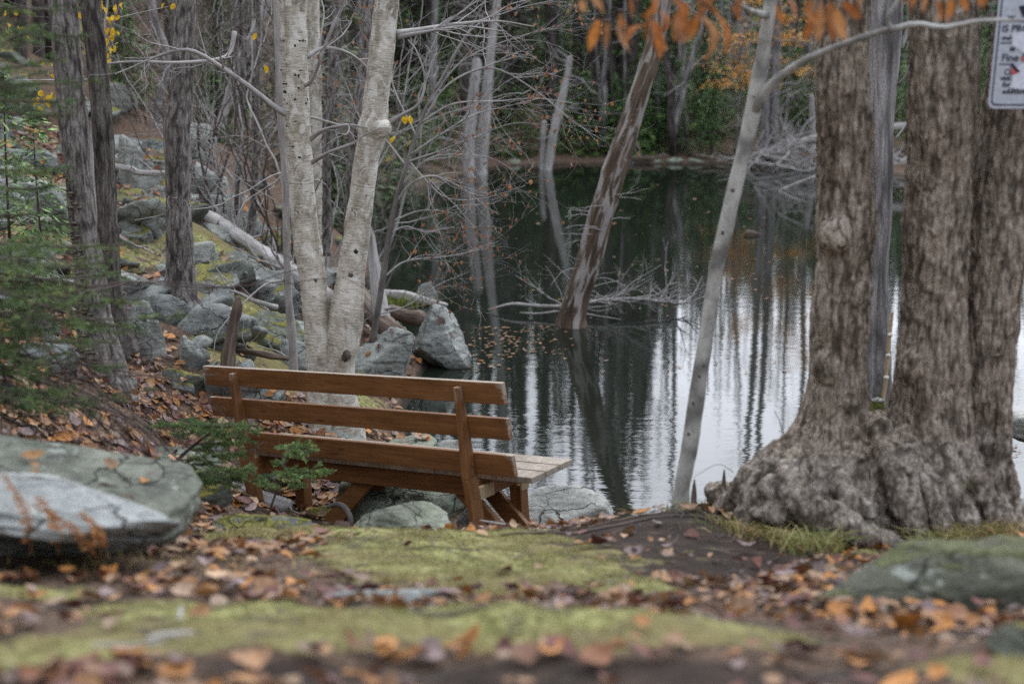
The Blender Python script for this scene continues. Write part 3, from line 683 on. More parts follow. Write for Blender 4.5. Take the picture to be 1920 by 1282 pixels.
def twigs(mb, p, d, L, r0, depth, r, spread=.7, up=.15, nk=4, leaf=None, seg=4):
    "a bare branch with its side shoots"
    k = max(3, int(4+L*5)); d = unit(d); pts = [np.asarray(p,float)]; dd = d.copy()
    for i in range(k):
        dd = unit(dd+r.normal(size=3)*.16+np.array([0,0,up*.25])); pts.append(pts[-1]+dd*L/k)
    pts = np.array(pts); rad_ = np.linspace(r0, r0*.35, len(pts))
    tube(mb, pts, rad_, seg if r0 > .004 else 3, cap=False)
    if leaf is not None and depth <= 1:
        for q in pts[2:]:
            if r.random() < leaf[1]: leaf_quads(leaf[0], q+r.normal(size=3)*.01, np.array([0,0,1.]), leaf[2]*r.uniform(.6,1.2), r, leaf[3][r.integers(0,len(leaf[3]))], upv=np.array([r.normal()*.4,r.normal()*.4,-1]))
    if depth <= 0: return
    for c in range(nk):
        t = r.uniform(.2,.97); i = min(int(t*(len(pts)-1)), len(pts)-2); base = pts[i]+(pts[i+1]-pts[i])*(t*(len(pts)-1)-i)
        ax = unit(pts[i+1]-pts[i]); sd = unit(np.cross(ax, r.normal(size=3)))
        twigs(mb, base, ax*(1-spread*.5)+sd*spread, L*r.uniform(.32,.6)*(1.15-.5*t), max(r0*(1-.6*t)*.6, .0016), depth-1, r, spread, up, max(2,nk-1), leaf, seg)
def limb_px(mb, rows, m=14, n=5, taper=None):
    "rows of (px, py, Y, radius m)"
    A = smooth([[*P(a,b_,c),d] for a,b_,c,d in rows], m); tube(mb, A[:,:3], A[:,3], n); return A[:,:3], A[:,3]

BROWN_L = np.array([(.30,.13,.05),(.25,.10,.05),(.36,.17,.08),(.20,.10,.06)])
YEL = np.array([(.62,.40,.02),(.70,.47,.03),(.55,.33,.02)])
ORANGE = np.array([(.30,.105,.026),(.36,.14,.036),(.22,.075,.022),(.34,.16,.06),(.26,.10,.032)])

# ------------------------------------------------------------------ birch in two stems behind the bench
YB = 10.6
base = P(630,822,YB)
t = thing('birch_tree','pale yellowish birch forked from its base into two stems behind the bench','tree',base)
rowsL = [(572,642,860,YB),(576,636,815,YB),(577,627,740,YB),(573,622,660,YB),(566,615,560,YB),(556,607,490,YB),(548,597,430,YB),(541,587,330,YB),(533,581,220,YB),(528,577,130,YB),(524,574,0,YB),(512,558,-300,YB),(505,545,-800,YB),(510,530,-1500,YB)]
pL, rL = trunk_part(t, rowsL, 'birch', 150, 36, .006, 7, 5, 1)
rowsR = [(610,692,860,YB+.02),(614,686,815,YB+.02),(613,668,740,YB),(611,665,690,YB),(614,680,610,YB),(631,684,520,YB),(644,693,440,YB),(655,701,370,YB),(664,710,300,YB),(671,721,262,YB),(671,729,240,YB),(678,728,218,YB),(682,729,180,YB),(692,739,100,YB),(703,748,0,YB),(735,775,-300,YB),(775,810,-800,YB),(790,812,-1500,YB)]
pR, rR = trunk_part(t, rowsR, 'birch', 150, 36, .006, 7, 5, 2)
r = np.random.default_rng(21)
def birch_branch(rows, sub=6, L=.5, r_=None, depth=2, mat='twig'):
    b = MB(); pts, rr_ = limb_px(b, rows, 22, 7)
    for k in range(sub):
        i = r.integers(5, len(pts)-1); twigs(b, pts[i], unit(pts[i]-pts[i-1])+r.normal(size=3)*.7, L*r.uniform(.4,1.1), rr_[i]*.55, depth-1, r, nk=3)
    return b.build('branch', MAT[mat], t)
birch_branch([(545,215,YB,.035),(520,205,YB-.1,.024),(470,165,YB-.2,.018),(420,130,YB-.3,.016),(365,97,YB-.4,.014),(320,97,YB-.5,.010),(250,125,YB-.6,.006),(215,140,YB-.7,.003)],7,.5)
birch_branch([(440,60,YB+.5,.02),(430,100,YB+.4,.016),(400,113,YB+.2,.014),(330,118,YB,.012),(250,116,YB-.1,.010),(180,122,YB-.2,.006)],6,.5)
birch_branch([(576,107,YB,.02),(600,92,YB+.1,.016),(630,92,YB+.15,.012),(670,110,YB+.3,.008),(720,160,YB+.3,.004)],6,.5)
birch_branch([(581,262,YB,.02),(605,245,YB-.1,.015),(640,236,YB-.2,.012),(660,235,YB-.3,.010),(690,240,YB-.3,.005)],3,.4)
birch_branch([(584,305,YB,.018),(620,285,YB-.2,.013),(665,268,YB-.3,.009)],3,.35)
birch_branch([(722,235,YB,.026),(755,215,YB-.05,.014),(785,195,YB-.1,.012),(797,150,YB-.1,.009),(783,100,YB-.1,.006),(765,75,YB-.1,.004)],5,.45)
birch_branch([(742,62,YB,.022),(790,55,YB+.2,.016),(850,46,YB+.4,.012),(930,40,YB+.5,.008),(1000,50,YB+.5,.004)],8,.6)
birch_branch([(747,70,YB,.02),(800,60,YB-.1,.012),(870,50,YB-.2,.008),(950,60,YB-.3,.004)],8,.6)
birch_branch([(560,160,YB,.02),(585,150,YB-.1,.014),(620,60,YB-.2,.012),(660,-20,YB-.2,.009),(700,-100,YB-.2,.005)],6,.6)
# burl where the stems once broke: swollen collar on the right stem
b = MB(); V, F = rock_verts(P(712,240,YB-.03),(.085,.10,.075),71,4,2.2,3,.10); uv = V-P(712,240,YB); b.add(V,None,F,uvw=uv); b.build('burl', MAT['birch'], t)
for px,py,s in ((646,667,.05),(668,472,.02),(657,515,.022),(592,525,.016)):
    b = MB(); i = np.argmin(np.abs([to_px(w_)[1]-py for w_ in (pR if px>600 else pL)])); c = P(px,py,YB-(rR if px>600 else rL)[i]+.004); V,F = rock_verts(c,(s*.9,.013,s),int(px),3,2.2,6,.35); b.add(V,None,F); b.build('branch_scar', MAT['twig_brown'], t)
for k in range(46):       # fungus tufts up the left stem
    py = r.normal(170,75); py = np.clip(py,12,330); i = np.argmin(np.abs([to_px(q)[1]-py for q in pL[:110]])); c = pL[i]; an = r.uniform(-1.2,1.2)
    if k == 0: b = MB()
    q = c+np.array([math.sin(an)*rL[i], -math.cos(an)*rL[i], 0]); s = r.uniform(.004,.013)
    V,F = rock_verts(q,(s*r.uniform(.8,1.6),s*.4,s*r.uniform(.5,1.2)),k,2,2.5,5,.5); b.add(V,None,F)
f = b.build('fungus_spots', m_flat('black_fungus',(.02,.018,.012),.95), t); f['kind'] = 'stuff'

# thin mossy stem hugging the left birch stem
def stem(name,label,cat,rows,mat,m=60,n=12,amp=.004,group=None,seed=0):
    pts, rr_ = path_px(rows,m); t = thing(name,label,cat,pts[0],group)
    b = MB(); tube(b,pts,rr_,n,disp=bark_disp(amp,12,3,seed)); b.build('trunk',MAT[mat],t); return t,pts,rr_
t,pts,rr_ = stem('sapling','thin grey-brown stem rising close beside the left birch stem','sapling',[(543,560,720,10.9),(540,556,640,10.9),(533,547,540,10.9),(530,544,430,10.9),(528,542,330,10.9),(519,533,215,10.9),(514,526,60,10.9),(508,518,-200,10.9)],'twig',seed=5)
for a in ([(535,525,10.9,.012),(495,535,10.7,.009),(445,580,10.5,.006),(408,625,10.4,.004),(400,670,10.3,.002)],[(520,210,10.9,.012),(560,215,10.95,.01),(640,235,11,.006)]):
    limbs('branch',[a],'twig',t,18,5)

# ------------------------------------------------------------------ left trunks
T1 = [(148,262,770,8.9),(150,246,720,8.9),(150,228,660,8.9),(146,210,600,8.9),(140,196,520,8.9),(133,181,430,8.9),(124,172,330,8.9),(115,164,240,8.9),(107,156,160,8.9),(98,146,60,8.9),(93,141,0,8.9),(80,130,-300,8.9),(75,115,-900,8.9)]
t = thing('maple_tree','leaning shaggy grey trunk with a shelf of fungus, first from the left edge','tree',P(200,745,8.9))
p1,r1 = trunk_part(t,T1,'bark_grey',150,34,.014,10,2.0,3)
b = MB(); r = np.random.default_rng(5)
for k in range(170):      # ruffled bracket fungus on its left flank
    i = np.argmin(np.abs([to_px(q)[1]-r.uniform(330,760) for q in p1])); c = p1[i]; an = r.normal(-.55,.3)
    q = c+np.array([math.sin(an)*r1[i],-math.cos(an)*r1[i],r.normal()*.01]); s = r.uniform(.008,.02)
    V,F = rock_verts(q,(s*1.3,s*1.3,s*.45),k,2,2,3,.2); b.add(V,None,F)
f = b.build('bracket_fungus',m_flat('bracket_fungus',(.12,.11,.075),.9),t); f['kind']='stuff'
t = thing('maple_tree','straight dark furrowed trunk just right of the shaggy leaning one','tree',P(215,640,10))
trunk_part(t,[(190,262,665,10),(186,240,600,10),(188,226,520,10),(184,220,430,10),(179,215,320,10),(171,207,200,10),(161,199,90,10),(152,189,0,10),(140,178,-300,10),(128,160,-900,10)],'bark_mid',130,30,.013,9,1.8,4)
t = thing('maple_tree','straight grey trunk with a swollen kink, standing alone left of the birch','tree',P(345,590,12))
trunk_part(t,[(300,400,625,12),(306,384,590,12),(309,368,545,12),(312,364,500,12),(312,360,430,12),(312,356,370,12),(311,357,300,12),(308,356,240,12),(315,361,205,12),(320,362,150,12),(321,364,60,12),(323,365,0,12),(326,366,-300,12),(330,362,-1000,12)],'bark_grey',150,34,.013,9,1.8,6)
for a in ([(365,580,12,.06),(385,590,11.8,.05),(400,620,11.7,.02)],[(320,585,12,.05),(300,605,11.85,.04),(285,630,11.8,.015)]): limbs('root',[a],'bark_grey',t,10,8)
# broken stick stub in front of the bench end
t,pts,rr_ = stem('dead_stump','rotten broken stub with peeling bark behind the left end of the bench','stump',[(413,437,720,10.3),(417,439,680,10.3),(423,443,640,10.3),(431,449,600,10.3),(438,455,575,10.3),(446,450,556,10.3)],'rot',40,14,.02,seed=8)

# ------------------------------------------------------------------ slanting dead trunk in the pond
YS = 16.7
pts, rr_ = path_px([(1025,1108,690,YS),(1038,1104,622,YS),(1048,1100,590,YS),(1062,1108,550,YS),(1078,1124,500,YS),(1097,1145,430,YS),(1117,1162,360,YS),(1137,1180,300,YS),(1159,1200,240,YS),(1180,1216,180,YS),(1199,1235,120,YS),(1216,1248,60,YS),(1228,1258,0,YS),(1250,1276,-120,YS),(1275,1296,-300,YS),(1290,1302,-420,YS)],160)
t = thing('dead_snag','barkless brown and silver dead trunk slanting out of the pond','dead tree',P(1068,615,YS))
b = MB(); tube(b,pts,rr_,40,disp=bark_disp(.018,7,1.1,9)); b.build('trunk',MAT['snag'],t)
b = MB(); r = np.random.default_rng(8)
for k in range(16):
    i = r.integers(30,70); twigs(b,pts[i]+unit([r.normal(),-.5,0])*rr_[i],np.array([r.choice([-1,1])*1.,-.3,.3]),r.uniform(.15,.5),.006,1,r,nk=2,up=-.3)
b.build('twig',MAT['twig'],t)
# drowned branch lying across its foot
t = thing('fallen_branch','bare grey branch lying in the water across the slanting trunk','branch',P(1050,580,17.3))
b = MB(); A,q = limb_px(b,[(915,581,17.6,.008),(960,570,17.6,.02),(1000,573,17.5,.022),(1050,574,17.4,.022),(1110,566,17.5,.022),(1180,560,17.6,.02),(1245,566,17.6,.016),(1290,572,17.7,.006)],30,8)
A[:,2] = np.maximum(A[:,2],.02)
for k in range(44):
    i = r.integers(13,29); twigs(b,A[i],np.array([r.normal()*.9+.4,r.normal()*.5,abs(r.normal())*.5]),r.uniform(.3,.8),.008,2,r,nk=3,up=.1)
limb_px(b,[(975,586,17.2,.008),(1010,588,17.1,.012),(1060,583,17.0,.012),(1120,592,17,.008),(1165,599,17,.004)],16,6)
b.build('limb',MAT['twig'],t)

# ------------------------------------------------------------------ pale snags standing in the far water, and far trunks
def far_stem(name,label,rows,mat='bark_far',cat='tree',seed=0,br=0,group=None):
    t,pts,rr_ = stem(name,label,cat,rows,mat,50,10,.02,group,seed)
    if br:
        b = MB(); r = np.random.default_rng(seed+40)
        for k in range(br):
            i = r.integers(14,len(pts)-4); an = r.uniform(0,6.28); twigs(b,pts[i],np.array([math.cos(an),math.sin(an),.1]),r.uniform(.6,1.8),.018,1,r,nk=3)
        b.build('crown',MAT['twig'],t)
    return t
far_stem('dead_snag','thick pale dead trunk with peeled sides at the far shore, left of a pair',[(868,890,335,37.5),(867,889,318,37.5),(871,892,250,37.5),(878,897,180,37.5),(884,903,130,37.5),(888,902,112,37.5)],'pale','dead tree',1,5)
far_stem('dead_snag','tall pale dead trunk at the far shore, right of a pair, reaching out of view',[(889,915,335,38),(891,913,310,38),(896,918,250,38),(903,922,180,38),(912,928,100,38),(920,934,40,38),(928,941,-20,38),(945,953,-250,38),(955,960,-500,38)],'pale','dead tree',2,8)
far_stem('dead_snag','pale broken dead pole leaning right, its top snapped below the spruces',[(1016,1036,335,39.5),(1020,1036,310,39.5),(1030,1045,255,39.5),(1042,1057,200,39.5),(1056,1067,150,39.5),(1062,1074,112,39.5),(1064,1074,108,39.5)],'pale','dead tree',3,6)
far_stem('dead_snag','short square-topped dead stub beside the leaning broken pole',[(1010,1021,330,39.6),(1011,1021,300,39.6),(1014,1023,255,39.6),(1016,1026,228,39.6)],'pale','dead tree',4)
far_stem('bare_tree','thin bent grey trunk standing left of the slanting dead trunk top',[(1123,1133,280,44),(1128,1137,240,44),(1130,1140,190,44),(1128,1138,150,44),(1134,1143,90,44),(1137,1146,20,44),(1142,1150,-100,44),(1148,1153,-400,44)],'bark_far','tree',5,8)
far_stem('bare_tree','slender straight grey trunk between the broken pole and the bent grey trunk',[(1098,1107,260,47),(1099,1107,180,47),(1101,1109,90,47),(1103,1110,0,47),(1106,1112,-200,47),(1108,1111,-500,47)],'bark_far','tree',6,8)
far_stem('bare_tree','grey trunk leaning right just beyond the slanting dead trunk',[(1252,1263,285,43),(1262,1272,230,43),(1275,1284,180,43),(1290,1299,120,43),(1306,1314,70,43),(1330,1336,-20,43),(1350,1354,-150,43)],'bark_far','tree',7,6)
far_stem('bare_tree','pale grey trunk, left one of the pair behind the grey sapling',[(1418,1446,300,41.5),(1424,1442,270,41.5),(1426,1442,200,41.5),(1428,1443,120,41.5),(1431,1445,40,41.5),(1433,1445,-100,41.5),(1437,1446,-500,41.5)],'bark_far','tree',8,12)
far_stem('bare_tree','pale grey trunk, right one of the pair behind the grey sapling',[(1436,1466,300,41.7),(1441,1458,262,41.7),(1443,1460,200,41.7),(1446,1463,120,41.7),(1449,1464,40,41.7),(1453,1466,-100,41.7),(1459,1468,-500,41.7)],'bark_far','tree',9,12)
far_stem('dead_snag','short pale dead trunk left of the nearest ridged trunk',[(1517,1531,285,43),(1518,1530,240,43),(1517,1528,190,43),(1515,1525,178,43)],'pale','dead tree',10)
far_stem('bare_tree','grey trunk at the left of the thicket of far trees, seen over the shrub',[(800,812,330,40),(803,815,240,40),(806,818,140,40),(810,820,40,40),(815,823,-100,40),(820,826,-400,40)],'bark_far','tree',11,6)
# random far trunks and tops reaching over the low spruces (they streak the reflection)
r = np.random.default_rng(77); far = []
for k in range(66):
    yy = r.uniform(42.6,62); px = r.uniform(660,1960) if k < 80 else r.uniform(1230,1570); xx = (px-960)/FPX*yy
    far.append((px,yy,xx))
far.sort()
ordn = ['first','second','third','fourth','fifth','sixth','seventh','eighth','ninth','tenth','eleventh','twelfth','thirteenth','fourteenth','fifteenth','sixteenth','seventeenth','eighteenth','nineteenth','twentieth']
BINS = [(0,760,'beyond the birch stems'),(760,870,'left of the two pale snags'),(870,1010,'behind the two pale snags'),(1010,1130,'behind the broken pale pole'),(1130,1260,'behind the slanting dead trunk'),(1260,1400,'right of the slanting dead trunk'),(1400,1530,'behind the grey sapling'),(1530,1700,'behind the first ridged trunk'),(1700,3000,'behind the other ridged trunks')]
def where(px, cnt):
    for q,(a,b_,s) in enumerate(BINS):
        if a <= px < b_: cnt[q] = cnt.get(q,0)+1; return s, ordn[min(cnt[q]-1,19)]
    return 'beyond the left slope','first'
cnt = {}
for k,(px,yy,xx) in enumerate(far):
    w, o_ = where(px,cnt); z = h1(xx,yy); hh = r.uniform(9,15); rb = r.uniform(.05,.14); lean = r.normal(0,.05,2)
    m = 10; tt = np.linspace(0,1,m); wob = np.cumsum(r.normal(size=(m,2)),0)*.05
    pts = np.stack([xx+lean[0]*hh*tt+wob[:,0], yy+lean[1]*hh*tt+wob[:,1], z-.2+hh*tt],-1)
    t = thing('bare_tree',f'{o_} slim bare tree from left on far shore {w}','tree',pts[0],'bare trees on the far shore')
    b = MB(); tube(b,pts,rb*(1-.8*tt),7); b.build('trunk',MAT['bark_far' if r.random()<.6 else 'bark_dark'],t)
    b = MB()
    for q in range(int(r.integers(7,14))):
        i = r.integers(3,m-1); an = r.uniform(0,6.28); twigs(b,pts[i],np.array([math.cos(an),math.sin(an),.5]),r.uniform(.8,2.4),.02,2 if q%2 else 1,r,nk=3,seg=3)
    b.build('crown',MAT['twig'],t)

# ------------------------------------------------------------------ spruces
GREEN = np.array([(.042,.092,.024),(.060,.128,.030),(.085,.165,.038),(.028,.060,.022),(.115,.18,.045)])
def conifer(label, xx, yy, h, w, seed, start=.06, dens=1.0, name='spruce_tree', group='spruces across the pond', mat=None, gpal=GREEN, fine=1.0):
    r = np.random.default_rng(seed); z = h1(xx,yy); t = thing(name,label,'tree',(xx,yy,z),group)
    tt = np.linspace(0,1,8); pts = np.stack([xx+.06*h*np.sin(tt*2+seed)*.3, yy+0*tt, z-.2+h*tt],-1)
    b = MB(); tube(b,pts,(.018*h*(1-.95*tt)+.01)*(.4 if h < 2.2 else 1),7); b.build('trunk',MAT['bark_dark'],t)
    V=[]; C=[]; T=[]; k0=0; hh = h*start
    tone = r.uniform(.75,1.25)
    while hh < h*.99:
        f = (hh/h-start)/(1-start); L = w*(1-f)**.8*r.uniform(.75,1.15)+.06; nb = int(6*dens+2)
        cx = np.interp(hh/h, tt, pts[:,0])
        for q in range(nb):
            if r.random() < .16: continue
            an = r.uniform(0,6.283); Lb = L*r.uniform(.55,1.12); dr = r.uniform(-.35,.12)
            dirv = np.array([math.cos(an),math.sin(an),dr]); sd = np.array([-math.sin(an),math.cos(an),0])
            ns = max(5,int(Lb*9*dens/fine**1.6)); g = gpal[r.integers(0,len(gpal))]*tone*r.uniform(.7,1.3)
            u = r.uniform(.12,1.,ns)[:,None]
            c = np.array([cx,yy,z+hh])+dirv*Lb*u+np.array([0,0,-.22*Lb])*u*u+sd*r.normal(size=(ns,1))*.16*Lb*(1.1-u*.5)+np.array([0,0,.05])*r.normal(size=(ns,1))
            d1 = unit(dirv+sd*r.normal(size=(ns,1))*.8+np.array([0,0,.2])*r.normal(size=(ns,1))-np.array([0,0,.25])); d2 = unit(np.cross(d1,[0,0,1])+r.normal(size=(ns,3))*.35)
            l1 = r.uniform(.13,.30,(ns,1))*(.6+.4*min(1,w))*fine; w1 = l1*r.uniform(.12,.24,(ns,1))
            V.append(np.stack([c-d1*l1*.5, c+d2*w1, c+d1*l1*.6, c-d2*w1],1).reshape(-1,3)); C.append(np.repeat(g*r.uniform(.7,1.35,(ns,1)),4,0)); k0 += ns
        hh += h*.035/dens*r.uniform(.7,1.3)+.03
    T = np.arange(k0*4).reshape(-1,4); V = np.vstack(V); C = np.vstack(C)
    b = MB(); b.add(np.array(V),np.array(T),None,np.array(C)); b.build('crown',MAT['needles'],t); return t
cnt = {}; r = np.random.default_rng(123); sp_ = []
for k in range(22): px = r.uniform(880,1210); sp_.append((px,r.uniform(56,68),r.uniform(12,15),r.uniform(1.8,2.4),'towering'))
for k in range(54):        # tall dark ones, left and centre of the far bank
    px = r.uniform(640,1215); yy = r.uniform(43.5,56); sp_.append((px,yy,r.uniform(9,13),r.uniform(1.3,2.2),'tall dark'))
for k in range(12): px = r.uniform(1190,1330); sp_.append((px,r.uniform(45,54),r.uniform(5.0,7.0),r.uniform(1.2,1.8),'taller'))
for k in range(34):        # low ones to the right
    px = r.uniform(1190,2000); yy = r.uniform(43.2,50); sp_.append((px,yy,r.uniform(2.2,3.9),r.uniform(.9,1.6),'low bushy'))
for k in range(30):
    px = r.uniform(1090,2050); yy = r.uniform(56,74); sp_.append((px,yy,r.uniform(4.5,7.2),r.uniform(1.3,2.0),'mid-height'))
for px,yy,h,w in ((930,42.5,2.6,1.1),(975,42.6,1.9,1.0),(1050,43.2,2.2,1.0),(1095,43.4,2.5,1.1),(1150,43,2.4,1.2),(1200,43.4,3.2,1.3),(1330,43,2.6,1.1),(1700,41.5,3,1.2)): sp_.append((px,yy,h,w,'small bright green'))
sp_.sort()
for k,(px,yy,h,w,ad_) in enumerate(sp_):
    cn_ = cnt.setdefault(ad_,{}); s_,o_ = where(px,cn_)
    conifer(f'{o_} {ad_} spruce from left on far bank {s_}',(px-960)/FPX*yy,yy,h,w,1000+k,.03 if h<8 else .08,1.0 if h<8 else .8,fine=.6)

# orange-leaved young beeches on the far shore
def leafy(label,px,yy,h,w,pal,seed,n,lsz,z0=.25,name='beech_tree'):
    r = np.random.default_rng(seed); xx = (px-960)/FPX*yy; z = h1(xx,yy); t = thing(name,label,'tree',(xx,yy,z))
    b = MB(); tt = np.linspace(0,1,8); pts = np.stack([xx+.1*np.sin(tt*3),yy+0*tt,z-.1+h*tt],-1); tube(b,pts,.05*(1-.8*tt),6)
    b.build('trunk',MAT['bark_far'],t); b = MB(); lf = MB()
    for k in range(14):
        i = r.integers(2,8); an = r.uniform(0,6.28); twigs(b,pts[i],np.array([math.cos(an),math.sin(an),.25]),w*r.uniform(.5,1.1),.015,2,r,nk=4,seg=3)
    b.build('branch',MAT['twig'],t)
    cl = [np.array([xx+r.normal()*w*.55,yy+r.normal()*w*.5,z+h*r.uniform(z0,1.0)]) for _ in range(26)]
    for k in range(n):
        c = cl[r.integers(0,len(cl))]+r.normal(size=3)*np.array([.32,.32,.10]); leaf_quads(lf,c,np.array([0,0,1.]),lsz*r.uniform(.6,1.3),r,pal[r.integers(0,len(pal))])
    lf.build('leaves',MAT['leaf_hang'],t)
OY = np.array([(.60,.30,.05),(.66,.38,.05),(.55,.22,.05),(.62,.34,.09)])
leafy('young beech with yellow-orange leaves on the far shore behind the grey sapling',1465,42.7,6.0,1.9,OY*1.15,3,2600,.11,.32)
leafy('small beech with copper leaves left of the yellow-orange one',1375,43,3.6,.9,np.array([(.50,.20,.06),(.55,.26,.08)]),4,350,.10,.6)
leafy('beech with scattered orange leaves high behind the pair of pale trunks',1420,50,5.5,1.6,OY,5,420,.10,.5)

# the unbroken wood behind it all
def forest_mass():
    r = np.random.default_rng(9); b = MB(); V=[];Q=[];C=[];k0=0
    for q in range(620):
        yy = r.uniform(58,128); px = r.uniform(-350,2300); xx = (px-960)/FPX*yy; z = h1(xx,yy)
        right = px > 1220
        h = r.uniform(5,8.5)*(yy/80) if right else r.uniform(8,15); w = r.uniform(1.2,2.2); g0 = GREEN[r.integers(0,5)]*r.uniform(.6,1.2)
        if r.random() < .35: g0 = np.array((.075,.06,.05))*r.uniform(.6,1.5)
        for s in range(150):
            f = r.random()**1.3; an = r.uniform(0,6.28); R = w*(1-f)*math.sqrt(r.random())+.1
            c = np.array([xx+R*math.cos(an),yy+R*math.sin(an),z+h*f]); l = r.uniform(.25,.55)
            d1 = unit(np.array([math.cos(an),math.sin(an),-.4])+r.normal(size=3)*.4); d2 = unit(np.cross(d1,r.normal(size=3)))*l*.35
            V += [c-d1*l*.5,c+d2,c+d1*l*.6,c-d2]; Q.append([k0,k0+1,k0+2,k0+3]); k0 += 4; C += [g0*r.uniform(.6,1.4)]*4
    b.add(np.array(V),np.array(Q),None,np.array(C)); o = b.build('distant_forest',MAT['needles']); tag(o,kind='stuff')
    b = MB()
    for q in range(420):
        yy = r.uniform(60,115); px = r.uniform(-300,2250); xx = (px-960)/FPX*yy; z = h1(xx,yy); h = r.uniform(8,13); l = r.normal(0,.04,2)
        tt = np.linspace(0,1,5); tube(b,np.stack([xx+l[0]*h*tt,yy+l[1]*h*tt,z-.2+h*tt],-1),r.uniform(.06,.14)*(1-.7*tt),5,cap=False)
    tag(b.build('distant_trunks',MAT['bark_far']),kind='stuff')
forest_mass()

# fallen trees and brush on the far shore
def log_px(name,label,rows,mat,cat='log',n=14,amp=.015,stubs=0,seed=0,m=40):
    A = smooth([[*P(a,b_,c),d] for a,b_,c,d in rows],m); t = thing(name,label,cat,A[0,:3])
    b = MB(); tube(b,A[:,:3],A[:,3],n,disp=bark_disp(amp,9,1.5,seed)); b.build('trunk',MAT[mat],t)
    if stubs:
        r = np.random.default_rng(seed+3)
        for k in range(stubs):
            b = MB(); i = r.integers(4,m-2); twigs(b,A[i,:3],np.array([r.normal(),r.normal(),r.uniform(-.2,1.)]),r.uniform(.3,1.2)*(1 if rows[0][2]>25 else .4),A[i,3]*.3,1,r,nk=3); b.build('branch',MAT['twig'],t)
    return t
log_px('fallen_log','brown fallen trunk propped slanting on the far bank',[(1322,266,43.5,.13),(1360,246,43.6,.13),(1400,228,43.8,.12),(1460,212,44,.10),(1500,200,44.2,.09),(1545,180,44.4,.07)],'rot',stubs=5,seed=1)
log_px('fallen_log','dead grey tree tipped over the right end of the far shore brush',[(1400,300,41,.05),(1440,286,41,.09),(1490,270,41,.10),(1540,258,41,.11),(1700,235,41,.1)],'pale',stubs=22,seed=2)
log_px('fallen_log','thin pale driftwood pole lying along the far shore',[(1300,292,42.2,.03),(1380,299,41.5,.04),(1480,299,41.2,.05),(1560,305,40.8,.04)],'rot',stubs=10,seed=3)
log_px('fallen_log','pale drift log on the far bank right of the slanting trunk',[(1150,292,42.8,.05),(1190,297,42.4,.08),(1235,296,42.2,.05)],'rot',stubs=4,seed=4)
t = thing('brush_pile','tangle of dead grey branches on the far shore left of the ridged trunks','brush',P(1500,310,40))
b = MB(); r = np.random.default_rng(31)
for k in range(70):
    c = P(r.uniform(1400,1720),r.uniform(285,325),r.uniform(38.5,41)); c[2] = max(c[2],.05); twigs(b,c,np.array([r.choice([-1,1])*1.,r.normal()*.5,r.uniform(-.05,.5)]),r.uniform(.6,2.4),r.uniform(.012,.04),2,r,nk=3,up=0)
b.build('branches',MAT['twig'],t)
t = thing('fallen_branch','forked pale branch dipping into the pond under the far brush','branch',P(1480,355,31))
b = MB(); limb_px(b,[(1530,330,31,.02),(1490,345,31,.02),(1460,358,31,.015)],8,5); limb_px(b,[(1460,358,31,.012),(1490,372,30.5,.008),(1520,380,30,.004)],8,5); b.build('limb',MAT['twig'],t)
t = thing('floating_stick','short dark stick with a pale tip afloat beside the grey sapling','stick',P(1408,366,27))
b = MB(); pp = P(1408,366,25.2); pp[2]=.02; tube(b,np.array([pp+[-.09,0,0],pp+[-.03,0,.05],pp+[.08,0,.03],pp+[.2,.0,.0]]),[.03,.05,.035,.01],8); b.build('stick',MAT['rot'],t)
# ------------------------------------------------------------------ pond-side logs on the left
log_px('fallen_log','long pale barkless log lying down the left slope to the birch',[(362,388,16.8,.055),(400,412,16.2,.07),(450,445,15.4,.075),(510,485,14.6,.08),(565,522,14,.075),(620,560,13.5,.07)],'pale',stubs=6,seed=5)
log_px('fallen_branch','pale dead branch bridging the rocks between the left trunks',[(210,311,15.5,.03),(245,318,15.4,.03),(265,325,15.3,.028),(315,323,15.2,.022)],'pale','branch',stubs=2,seed=6)
log_px('fallen_log','brown rotten log sloping to the pond right of the birch',[(670,545,14.6,.09),(700,590,14.3,.10),(735,620,14,.10),(768,645,13.8,.08)],'rot',stubs=0,seed=7)
log_px('dead_snag','pale splintered stump leaning behind the right birch stem',[(725,640,14.1,.10),(712,570,14.2,.08),(703,510,14.3,.06),(697,450,14.4,.04),(695,425,14.4,.008)],'pale','stump',stubs=2,seed=8)
log_px('fallen_log','dark sunken log with white chewed end behind the pointed boulder',[(730,583,15.9,.07),(760,592,15.7,.075),(790,597,15.5,.08)],'rot',stubs=0,seed=9)
log_px('fallen_log','half-sunken grey log with moss lying in the pond by the small rock',[(718,552,17.4,.06),(760,557,17.2,.07),(800,566,17,.05),(838,573,16.9,.02)],'pale',stubs=3,seed=10)
log_px('fallen_branch','dark fallen branch among leaves left of the birch base',[(445,655,11.4,.02),(480,660,11.3,.03),(520,668,11.2,.025),(560,672,11.2,.02)],'rot','branch',stubs=2,seed=11)
log_px('fallen_log','grey peeling log lying under the bench seat on the left',[(395,905,9.6,.045),(440,920,9.4,.05),(520,945,9.3,.05),(545,948,9.3,.03)],'pale',stubs=3,seed=12)
b = MB(); t = thing('bent_root','hooked grey root curling out of the ground under the bench','root',P(640,985,8.9))
limb_px(b,[(656,996,8.6,.018),(657,972,8.6,.018),(648,953,8.65,.019),(633,945,8.7,.017),(614,950,8.75,.012)],20,10); b.build('root',MAT['twig_mid'],t)
r = np.random.default_rng(66)
